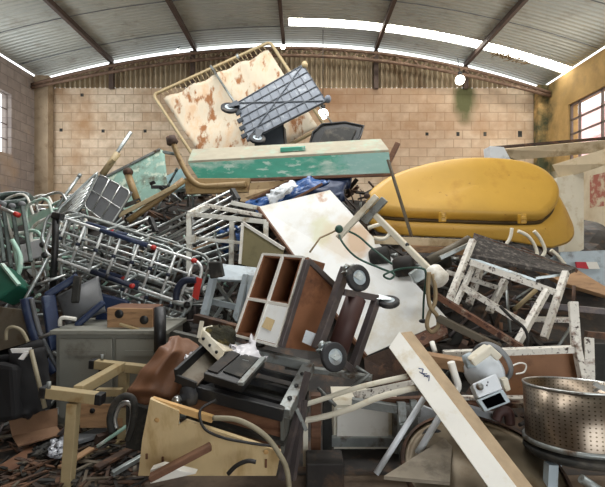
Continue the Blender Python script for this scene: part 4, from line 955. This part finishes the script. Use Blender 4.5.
# ================================================================== centre clutter below the board
pole('bent_tube', 'upper of two bent cream tubes reaching left from the white beam', 'tube', curve([P(x, y, d) for x, y, d in ((286, 410, 2.72), (320, 400, 2.68), (360, 387, 2.6), (408, 376, 2.55))]), .016, 'cream')
pole('bent_tube', 'lower of two bent cream tubes reaching left from the white beam', 'tube', curve([P(x, y, d) for x, y, d in ((280, 424, 2.68), (318, 418, 2.62), (350, 409, 2.56), (380, 397, 2.52), (418, 387, 2.48))]), .018, 'cream')
pole('steel_tube', 'left of two slanting grey-white tubes below the white beam', 'tube', [P(376, 474, 2.42), P(424, 398, 2.55)], .017, 'white_cool')
pole('steel_tube', 'right of two slanting grey-white tubes below the white beam', 'tube', [P(410, 466, 2.5), P(440, 416, 2.62)], .02, 'white_cool')
t = T('white_cabinet', 'white cabinet standing deep under the bent cream tubes', 'cabinet')
a = P(334, 405, 3.1); b = P(402, 462, 3.1)
t.p('body', G().aabb((a.x, 3.1, .0), (b.x, 3.5, a.z)), 'cream'); t.p('door', G().aabb((a.x + .02, 3.08, .1), (b.x - .1, 3.1, a.z - .02)), 'white'); t.p('bottom_rail', G().aabb((a.x - .02, 3.05, .04), (b.x, 3.1, .1)), 'steel_grey')
t.p('corner_post', G().aabb((b.x - .07, 3.03, 0), (b.x, 3.1, a.z + .04)), 'steel_grey'); t.done()
t = T('steel_mechanism', 'grey steel bracket mechanism at the right of the white cabinet', 'mechanism')
t.p('upright', G().bar(P(401, 402, 2.86), P(404, 462, 2.8), .05), 'steel_grey'); t.p('upright', G().bar(P(413, 400, 2.88), P(415, 460, 2.82), .04), 'steel_grey')
t.p('arm', G().bar(P(352, 402, 2.9), P(420, 412, 2.86), .05), 'steel_grey'); t.p('plate', G().poly(Q([(400, 425), (412, 422), (416, 438), (402, 440)], 2.78), .02), 'galv'); t.done()
one('rubber_disc', 'black rubber disc between the slanting tubes and grey bracket', 'disc', G().lathe(P(431, 440, 2.72), (0, -1, .1), [(0, 0), (0, .075), (.05, .085), (.06, .07), (.06, 0)], 24), 'rubber')
one('black_lever', 'black flat lever plate at left of the rubber disc', 'lever', G().bar(P(404, 440, 2.7), P(424, 436, 2.7), .06, .03), 'black', bevel=.01)
wedge('white_board', 'white board behind the rubber disc under the beam', [(418, 404), (460, 420), (462, 450), (420, 446)], 3.0, .03, 'white_cool', 'panel')
wedge('rusty_rail', 'rust-spotted white flat rail behind the bent cream tubes', [(352, 392), (420, 378), (424, 388), (356, 400)], [2.98, 2.9, 2.86, 2.94], .04, 'white_rusty', 'rail')
wedge('rusty_sheet', 'dark rusty steel sheet below the lower end of the white board', [(364, 358), (400, 344), (416, 384), (366, 388)], [3.25, 3.25, 3.1, 3.1], .02, 'rust_dark', 'sheet')
plank('brown_plank', 'brown plank below the rust-spotted rail', P(352, 402, 2.96), P(440, 398, 2.92), .05, .03, 'wood_brown')
plank('steel_angle', 'grey steel angle bar lying under the lower caster wheel', P(286, 366, 2.94), P(372, 378, 2.78), .06, .03, 'steel_grey', 'angle bar')
one('steel_hook', 'short grey hook-shaped steel strip at the end of the angle bar', 'hook', G().tube([P(352, 388, 2.72), P(369, 374, 2.72), P(356, 367, 2.76)], .014, 6), 'steel_grey')
pole('thin_bar', 'thin crossed steel bar in the dark below the angle bar', 'bar', [P(318, 388, 2.9), P(336, 406, 2.84)], .012, 'steel_grey')
for i, (x0, x1, dd, mt, w) in enumerate(((303, 308, 2.85, 'cream', 'narrow cream post in the dark, leftmost below the bent tubes'), (311, 321, 2.95, 'wood_brown', 'brown timber post in the dark, second below the bent tubes'), (323, 332, 3.02, 'black_matte', 'black timber post in the dark left of the white cabinet'))):  # third post coloured near black
    a = P(x0, 396 if i else 424, dd); b = P(x1, 470, dd); one('timber_post', w, 'post', G().aabb((a.x, dd, 0), (b.x, dd + .08, a.z)), mt, 'posts in the dark', .004)
one('dark_box', 'dark low box in the shadow under the bent tubes', 'box', G().aabb((P(306, 462, 2.6).x, 2.58, 0), (P(344, 462, 2.6).x, 2.76, P(306, 462, 2.6).z)), 'scrap_dark', bevel=.01)
t = T('steel_stand', 'dark steel stand upright beside the plywood board', 'stand')
t.p('upright', G().bar(P(308, 372, 2.6), P(281, 480, 2.4), .03), 'brown_frame'); t.p('upright', G().bar(P(304, 400, 2.55), P(292, 480, 2.45), .035), 'brown_frame'); t.p('brace', G().bar(P(296, 408, 2.5), P(306, 430, 2.52), .02), 'steel_grey'); t.done()

# long white-faced beam
t = T('beam', 'long box beam with white face and tan side slanting to the front', 'beam')
A0, A1 = P(389, 348, 2.62), P(477, 472, 2.12); A2 = A0 + (A1 - A0) * 1.52
wv = P(398, 335, 2.66) - A0; dv = V((.09, .07, -.005))
wv = wv * 1.2
def bx(p, g=None): return [p, p + wv, p + wv + dv, p + dv]
tt = (A0.z - .0) / (A0.z - A1.z); A2 = A0 + (A1 - A0) * tt
h = bx(A0) + bx(A2); t.p('core', G().hexa(h), 'beam_tan', bevel=.003)
nf = wv.cross(A1 - A0).normalized(); nf = nf if nf.y < 0 else -nf
t.p('white_face', G().hexa([p + nf * .001 for p in (A0, A0 + wv, A2 + wv, A2)] + [p + nf * .012 for p in (A0, A0 + wv, A2 + wv, A2)]), 'beam_white', bevel=.002)
def onb(u, v): return A0 + (A1 - A0) * u + wv * v + nf * .014
g = G()
for (u0, v0, u1, v1) in ((.30, .62, .335, .8), (.335, .8, .345, .6), (.345, .6, .38, .82), (.32, .55, .4, .74), (.37, .6, .40, .86), (.40, .86, .42, .66)):
    g.tube([onb(u0, v0), onb(u1, v1)], .0025, 4)
t.p('handwriting', g, 'ink'); t.done()
# round metal lid
t = T('round_lid', 'large round brown metal drum lid behind the white beam at the bottom', 'lid')
c0 = P(482, 476, 2.42); ax = V((.0, -.32, .95))
t.p('disc', G().lathe(c0, ax, [(0, 0), (0, .415), (.02, .43), (.035, .425), (.035, .395), (.03, .38), (.045, .365), (.06, 0)], 64), 'lid_metal')
t.p('rim', G().lathe(c0 + ax.normalized() * .02, ax, [(0, .425), (.012, .443), (.03, .437), (.03, .42)], 64), 'rust_dark'); t.done()

one('felt_sheet', 'grey brown felt sheet lying beside the round lid left of the white beam', 'felt', G().poly(Q([(384, 476), (444, 438), (452, 446), (450, 482)], [2.2, 2.62, 2.55, 2.2]), .02, (0, .2, -1)), 'felt')
# white lever arm with cup
t = T('lever_arm', 'cream steel arm with a crossbar head and white cup end over the white board', 'arm')
t.p('shaft', G().bar(P(372, 212, 3.75), P(434, 274, 3.45), .06, .045), 'cream', bevel=.006)
t.p('head', G().bar(P(338, 238, 3.8), P(377, 196, 3.7), .075, .05), 'cream', bevel=.008); t.p('head_block', G().bar(P(364, 222, 3.76), P(385, 199, 3.7), .075, .06), 'steel_grey', bevel=.008)
t.p('bolt_cap', G().ell(P(367, 196, 3.66), .028, .028, .025, 10), 'rust_dark')
ca, cb = P(428, 280, 3.42), P(446, 274, 3.38)
d = (P(434, 288, 3.34) - P(441, 272, 3.42)).normalized()
t.p('cup', G().lathe(P(431, 270, 3.45), P(443, 283, 3.35) - P(431, 270, 3.45), [(0, 0), (0, .06), (.02, .075), (.12, .078), (.14, .06), (.14, 0)], 20), 'white')
t.p('bolt', G().ell(P(407, 245, 3.56), .02, .02, .02, 8), 'black')
t.done()
pole('green_string', 'dark green cord hanging over the white board from the lever arm', 'cord', curve([P(x, y, d) for x, y, d in ((339, 228, 3.9), (341, 240, 3.7), (356, 257, 3.65), (380, 268, 3.6), (394, 274, 3.6), (390, 279, 3.58), (384, 275, 3.57), (400, 269, 3.55), (420, 268, 3.4), (426, 274, 3.38), (424, 296, 3.5), (423, 320, 3.6))]), .009, 'cord_green')
pole('green_string', 'dark green cord running straight up the right edge of the white board', 'cord', curve([P(x, y, d) for x, y, d in ((341, 228, 3.88), (358, 236, 4.0), (372, 248, 3.95), (392, 264, 3.75))]), .01, 'cord_green')
one('cord_plug', 'small dark plug on the white board at the end of the green cord', 'plug', G().ell(P(423, 321, 3.56), .035, .02, .018, 10), 'black')
one('cord_knot', 'dark green knot tied on the lever arm head', 'knot', G().ell(P(339, 229, 3.7), .035, .03, .035, 10), 'cord_green')
pole('twisted_wire', 'thin tan stick hanging from the green knot on the white board', 'stick', [P(337, 230, 3.72), P(320, 238, 3.74), P(310, 252, 3.6)], .008, 'cord_tan')
lp = [(429, 272), (428, 290), (430, 306), (437, 316), (438, 326), (432, 332), (427, 326), (429, 314), (435, 302), (435, 286), (432, 274)]
pole('tan_hose', 'looped tan cable hanging from the white cup at the board edge', 'cable', curve([P(x, y, 3.3 + .004 * i) for i, (x, y) in enumerate(lp)]), .016, 'cord_tan')

# ================================================================== rusty table frame
t = T('rusty_table', 'upturned white steel table with rusty legs and dark top under the tub', 'table')
tl, tr, bl, br = P(475, 239, 3.95), P(576, 273, 3.75), P(438, 258, 3.75), P(535, 280, 3.55)
t.p('top', G().poly([P(474, 236, 3.98), P(577, 271, 3.78), P(563, 277, 3.5), P(470, 258, 3.62)], .03, (0, .1, 1)), 'speckled'); t.p('top_edge', G().bar(P(474, 236, 3.96), P(577, 271, 3.76), .03, .03), 'rust')
W = 'white_rusty'; w = .043
t.p('leg', G().bar(P(473, 240, 3.62), P(447, 306, 3.42), w), W); t.p('leg', G().bar(P(566, 272, 3.45), P(544, 338, 3.25), w), W)
t.p('leg', G().bar(P(478, 256, 3.72), P(454, 308, 3.5), w * .8), W); t.p('leg', G().bar(P(547, 290, 3.4), P(516, 346, 3.22), w), W)
t.p('leg', G().bar(P(505, 280, 3.95), P(489, 312, 3.85), .05), W); t.p('leg', G().bar(P(480, 270, 4.0), P(469, 304, 3.9), .05), W)
t.p('rail', G().bar(P(470, 262, 3.58), P(560, 294, 3.4), .05), W); t.p('rail', G().bar(P(461, 286, 3.5), P(528, 326, 3.3), .045), W)
t.p('rail', G().bar(P(447, 272, 3.9), P(505, 290, 3.95), .04), W); t.p('apron', G().bar(P(440, 258, 3.75), P(474, 242, 3.72), .06, .03), 'steel_grey')
t.p('apron', G().bar(P(470, 258, 3.66), P(535, 280, 3.55), .06, .02), 'galv'); t.p('apron', G().bar(P(535, 278, 3.55), P(566, 274, 3.5), .05, .02), 'galv')
t.done()
one('rusty_angle', 'long flaking rusty angle bar under the rusty table legs', 'angle bar', G().bar(P(434, 294, 3.4), P(522, 348, 3.12), .07, .04), 'rust')
pole('thin_brace', 'thin dark rod upright behind the rusty table', 'rod', [P(506, 284, 4.1), P(510, 332, 3.9)], .014, 'steel_grey')
pole('pale_brace', 'pale thin bar slanting behind the rusty table middle', 'bar', [P(536, 290, 3.95), P(514, 310, 3.9)], .02, 'tan_light')
plank('white_bar', 'horizontal white bar right of the rusty table legs', P(528, 319, 3.5), P(572, 320, 3.45), .05, .04, 'white_rusty', 'bar')
pole('diagonal_rod', 'thin dark rod slanting between the rusty table and white leg', 'rod', [P(576, 318, 3.6), P(556, 350, 3.4)], .012, 'steel_grey')
pole('cable', 'black cable hanging in a hook from the rusty table leg', 'cable', curve([P(x, y, 3.12) for x, y in ((500, 306), (512, 318), (524, 328), (528, 340), (524, 352), (518, 354))]), .011, 'cord_black')
t = T('flaked_trestle', 'white paint-flaked steel leg pair standing at the right edge', 'frame')
t.p('leg', G().bar(P(573, 302, 3.0), P(576, 346, 2.92), .055), W, bevel=.004); t.p('leg', G().bar(P(576, 344, 2.92), P(584, 384, 2.85), .045), W, bevel=.004)
t.p('leg', G().bar(P(589, 338, 2.92), P(590, 384, 2.85), .055), W, bevel=.004); t.p('rail', G().bar(P(586, 334, 2.94), P(608, 336, 2.94), .04), 'rust_dark'); t.p('bolt', G().tube([P(574, 286, 3.05), P(573, 303, 3.0)], .012, 7), 'rust_dark'); t.done()
wedge('black_board', 'black board behind the flaked leg pair at the right edge', [(590, 344), (612, 344), (612, 384), (592, 384)], 3.15, .04, 'black_matte', 'board')
plank('dark_bar', 'dark horizontal bar in the shadow at the right edge above the legs', P(530, 304, 3.9), P(610, 312, 3.7), .05, .05, 'brown_frame', 'bar')

# brown board with white rim
t = T('drawer_board', 'brown board with white upper rim behind the perforated drum', 'board')
t.p('board', G().poly(Q([(468, 354), (578, 351), (578, 398), (478, 398)], [3.0, 2.98, 2.9, 2.92]), .025), 'brown_board')
t.p('upper_rim', G().bar(P(444, 354, 2.96), P(578, 349, 2.93), .06, .04), 'white_rusty'); t.p('lower_rim', G().bar(P(456, 400, 2.86), P(536, 400, 2.86), .07, .04), 'white_rusty'); t.done()
plank('timber_rail', 'tan timber rail left of the white appliance', P(424, 358, 2.85), P(476, 367, 2.72), .1, .07, 'wood', 'timber')
plank('grey_bar', 'dusty grey flat bar above the white rim behind the appliance', P(438, 318, 3.3), P(500, 348, 3.1), .06, .05, 'dust_metal', 'bar')
plank('red_board', 'reddish brown board low behind the round lid', P(452, 404, 2.8), P(530, 404, 2.8), .06, .03, 'rust', 'board')
pole('curved_white_tube', 'short white curved tube handle left of the white appliance', 'handle', curve([P(x, y, 2.55) for x, y in ((451, 362), (455, 376), (458, 386), (455, 392))]), .022, 'white')
pole('white_tube_end', 'small white tube end under the tan looped cable', 'tube', [P(432, 342, 3.0), P(435, 352, 2.95)], .018, 'white')
# white appliance
t = T('appliance', 'white appliance head with a knob and dark square window, lying tipped', 'appliance')
c0 = P(484, 368, 2.6)
t.p('drum', G().lathe(P(474, 378, 2.62), P(496, 362, 2.74) - P(474, 378, 2.62), [(0, 0), (0, .05), (.03, .095), (.12, .12), (.14, .115), (.14, 0)], 28), 'white_cool')
t.p('drum_band', G().lathe(P(490, 364, 2.68), P(496, 362, 2.74) - P(474, 378, 2.62), [(0, .121), (0, .13), (.035, .13), (.035, .1)], 28), 'grey_panel')
t.p('neck', G().bar(P(470, 362, 2.56), P(489, 348, 2.58), .07, .05), 'cream', bevel=.01); t.p('neck_end', G().bar(P(487, 347, 2.57), P(499, 358, 2.56), .05, .045), 'cream', bevel=.01)
t.p('collar', G().lathe(P(465, 362, 2.6), P(471, 360, 2.6) - P(465, 362, 2.6), [(0, 0), (0, .04), (.05, .045), (.05, 0)], 18), 'grey_blue')
K = Q([(472, 384), (496, 373), (503, 389), (478, 398)], [2.44, 2.44, 2.4, 2.4]); bi = t.p('control_box', G().poly(K, .1), 'white_cool', bevel=.008)
kc = lerp(lerp(K[0], K[1], .22), lerp(K[3], K[2], .22), .35); t.p('knob', G().lathe(kc + V((0, .002, 0)), (0, -1, .15), [(0, 0), (0, .02), (.012, .02), (.02, .012), (.02, 0)], 16), 'steel_grey', bi)
for u, v in ((.5, .45), (.58, .3)): t.p('button', G().ell(lerp(lerp(K[0], K[1], u), lerp(K[3], K[2], u), v), .005, .005, .005, 6), 'grey_panel', bi)
K = Q([(477, 400), (503, 389), (511, 402), (485, 412)], [2.4, 2.4, 2.37, 2.37]); si = t.p('window_box', G().poly(K, .05), 'grey_blue', bevel=.006)
def kq(u, v): return lerp(lerp(K[0], K[1], u), lerp(K[3], K[2], u), v) + V((0, -.004, 0))
t.p('dark_window', G().poly([kq(.14, .13), kq(.84, .13), kq(.84, .84), kq(.14, .84)], .006), 'glassy_dark', si)
t.p('side_tab', G().poly(Q([(502, 380), (508, 378), (511, 390), (506, 392)], 2.46), .04), 'cream', bevel=.004); t.done()
pole('thin_wire', 'thin white wire with a green tip right of the white appliance', 'wire', curve([P(x, y, 2.75) for x, y in ((512, 366), (520, 363), (526, 365), (524, 372), (516, 374))]), .005, 'white')
# perforated drum and its stand
t = T('washing_drum', 'shiny perforated steel washing drum at the lower right edge', 'drum')
c0 = P(577, 441, 2.42); ax = V((.02, .13, 1)).normalized(); r = .258; h = .3
t.p('shell', G().lathe(c0, ax, [(0, r * .99), (h, r), (h, r - .008), (.012, r - .01)], 72, True), 'perforated_steel')
t.p('floor_disc', G().lathe(c0, ax, [(0, 0), (0, r * .99), (.012, r * .99), (.012, 0)], 48), 'dust_metal')
t.p('top_rim', G().lathe(c0 + ax * h, ax, [(-.008, r + .001), (-.004, r + .004), (.003, r + .003), (.004, r - .004), (-.004, r - .009)], 72), 'chrome')
t.p('bottom_rim', G().lathe(c0, ax, [(-.01, r * .9), (-.01, r + .012), (.012, r + .012), (.014, r)], 72), 'steel_grey')
t.p('clasp', G().bar(P(594, 383, 2.12), P(606, 390, 2.1), .025, .02).bar(P(594, 391, 2.12), P(604, 385, 2.1), .012, .012), 'chrome'); t.done()
t = T('washer_stand', 'dark round washing machine base with grey struts under the perforated drum', 'base')
b0 = c0 - ax * .03
t.p('ring', G().lathe(b0, ax, [(-.05, 0), (-.04, r * .98), (-.02, r * 1.05), (0, r * 1.04), (0, 0)], 48), 'black_matte')
zt = b0.z - .04
for x, y in ((-.2, -.1), (.2, -.12), (0, .2)): t.p('leg', G().bar(V((b0.x + x, b0.y + y, zt)), V((b0.x + x * 1.1, b0.y + y * 1.1, 0)), .05), 'grey_blue')
t.p('strut', G().tube([V((b0.x - .15, b0.y - .27, zt + .01)), V((b0.x + .08, b0.y - .3, zt - .14))], .022, 8), 'galv'); t.p('bolt', G().lathe(V((b0.x + .08, b0.y - .31, zt - .14)), (.6, -.4, -.5), [(0, 0), (0, .03), (.05, .03), (.05, 0)], 6), 'steel_grey'); t.done()
one('cloth_band', 'rolled brown cloth strap between appliance and round lid', 'strap', G().tube(curve([P(x, y, 2.62) for x, y in ((496, 420), (500, 412), (508, 412), (510, 424))]), .03, 8), 'brown_tube')
plank('dark_strut', 'blue-grey strut between the appliance and the round lid', P(466, 408, 2.72), P(500, 418, 2.66), .05, .04, 'grey_panel', 'strut')
# assorted dark machinery behind the lever arm
for i, (x, y, d, rx, mt, lab) in enumerate(((380, 258, 4.35, .09, 'black_matte', 'black round motor behind the lever arm shaft'), (404, 268, 4.2, .1, 'scrap_dark', 'dark round motor right of the lever arm shaft'), (440, 262, 4.3, .09, 'black_matte', 'black round motor under the tan board by the yellow tub'))):
    t = T('motor', lab, 'motor', 'old motors behind the arm'); c = P(x, y, d); t.p('housing', G().lathe(c - V((.1, 0, 0)), (1, -.3, .2), [(0, 0), (0, rx * .7), (.03, rx), (.17, rx), (.2, rx * .7), (.2, 0)], 20), mt); t.p('shaft', G().lathe(c + V((.1, -.03, .02)), (1, -.3, .2), [(0, 0), (0, .02), (.07, .02), (.07, 0)], 10), 'steel_grey'); t.done()
pole('dark_tube', 'thick dark tube slanting left of the rusty table', 'tube', [P(428, 262, 4.05), P(470, 240, 4.1)], .05, 'dust_metal')
one('grey_block', 'small pale ribbed block behind the white cup', 'block', G().poly(Q([(410, 274), (422, 266), (430, 276), (416, 284)], 3.75), .08), 'galv', bevel=.006)

# ================================================================== the tangle beneath everything
tab = [(2.7, 0), (2.95, .05), (3.2, .14), (3.6, .36), (4.3, .72), (5., 1.12), (5.9, 1.72), (6.6, 2.2), (7.2, 2.3), (8., 1.6), (9., .7), (9.8, .3)]
def hz(x, y):
    if y <= tab[0][0]: return 0
    for (a, p), (b, q) in zip(tab, tab[1:]):
        if y <= b: z = p + (q - p) * (y - a) / (b - a); break
    else: z = .3
    px = x / max(y, .1) * F
    k = 1.0
    if px < -160: k = 1 - .12 * min(1, (-160 - px) / 100)
    if px > 160: k = 1 - .1 * min(1, (px - 160) / 100)
    if px < -130 and y < 3.6: k *= .25
    return max(0, z * k)
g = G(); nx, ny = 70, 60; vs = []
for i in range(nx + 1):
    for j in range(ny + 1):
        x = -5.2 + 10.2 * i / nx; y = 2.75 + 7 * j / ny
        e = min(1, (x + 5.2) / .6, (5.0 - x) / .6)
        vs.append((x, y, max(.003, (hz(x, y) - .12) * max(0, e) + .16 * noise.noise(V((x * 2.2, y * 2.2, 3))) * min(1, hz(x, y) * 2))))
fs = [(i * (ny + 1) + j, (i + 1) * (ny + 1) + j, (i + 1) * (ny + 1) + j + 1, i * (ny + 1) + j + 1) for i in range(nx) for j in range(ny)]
g.add(vs, fs)  # dark sheet under the scrap; its colour stands in for shade in gaps
rnd = random.Random(3)
for i in range(1700):
    y = rnd.uniform(3.0, 7.4); x = rnd.uniform(-.62, .62) * y * 1.15
    if not -5 < x < 4.8 or x / y * F > 245 or (-50 < x / y * F < 135 and y < 4.4): continue
    z = hz(x, y) + rnd.uniform(-.1, .06)
    if z < .05: continue
    left = x < -.35 * y / 2.2
    d = V((rnd.gauss(0, 1), rnd.gauss(0, .5), rnd.gauss(0, .6))).normalized(); l = rnd.uniform(.12, .5)
    c = V((x, y, z)); k = rnd.random()
    if k < .55:
        g.cur = rnd.choice((2, 2, 3, 4, 5, 0) if left else (0, 0, 1, 1, 3, 4)); g.tube([c - d * l * .5, c + d * l * .5], rnd.uniform(.009, .02), 6)
    elif k < .85:
        g.cur = rnd.choice((0, 1, 3, 4) if left else (0, 0, 1, 1, 6)); g.bar(c - d * l * .5, c + d * l * .5, rnd.uniform(.02, .08), rnd.uniform(.01, .03), (rnd.gauss(0, 1), rnd.gauss(0, 1), 1))
    else:
        g.cur = rnd.choice((0, 1, 6, 0)); e = V((rnd.gauss(0, 1), rnd.gauss(0, 1), rnd.gauss(0, 1))).cross(d).normalized(); g.box(c, d * l * .5, e * l * .3, d.cross(e) * .015)
one('scrap_heap', 'dense tangle of scrap tubes and broken pieces coloured dark for shade beneath the pile', 'scrap', g, ['scrap_dark', 'rust_dark', 'galv', 'steel_grey', 'brown_frame', 'mint', 'black_matte'], kind='stuff')
# ------------------------------------------------------------------ camera, light
cd = bpy.data.cameras.new('camera'); cam = bpy.data.objects.new('camera', cd); COL.objects.link(cam)
cam.location = CAM; cam.rotation_euler = (math.radians(90), 0, 0); cd.sensor_width = 36; cd.lens = 36 * F / 605; cd.clip_end = 100
SC.camera = cam
w = bpy.data.worlds.new('World'); SC.world = w; w.use_nodes = True
w.node_tree.nodes['Background'].inputs[0].default_value = (.93, .97, 1, 1); w.node_tree.nodes['Background'].inputs[1].default_value = 2.2
def area(name, loc, rot, sx, sy, e, col=(1, 1, 1)):
    l = bpy.data.lights.new(name, 'AREA'); l.shape = 'RECTANGLE'; l.size = sx; l.size_y = sy; l.energy = e; l.color = col
    o = bpy.data.objects.new(name, l); COL.objects.link(o); o.location = loc; o.rotation_euler = rot; return o
R = math.radians
area('added_overhead_light', (.5, 5.6, 5.7), (0, 0, 0), 8, .6, 300, (1, .99, .97))  # added overhead lamp; the roof sheet has no strip here
area('added_overhead_light_front', (1.8, 2.0, 5.7), (R(12), 0, 0), 8, .6, 170, (1, .99, .97))  # added key lamp overhead, set to the right for contrast
area('doorway_light', (2.5, -2.3, 1.9), (R(92), 0, R(8)), 4, 3, 55, (.95, .98, 1))
area('window_light_right', (XR - .05, 7.8, 3.6), (0, R(90), 0), 1.2, 2.2, 60, (1, .97, .9))
area('window_light_left', (XL + .05, 8.3, 3.85), (0, R(-90), 0), 1.2, 1.2, 45, (.95, .98, 1))
SC.view_settings.view_transform = 'Standard'; SC.view_settings.look = 'None'; SC.view_settings.gamma = 1; SC.view_settings.exposure = 0.3
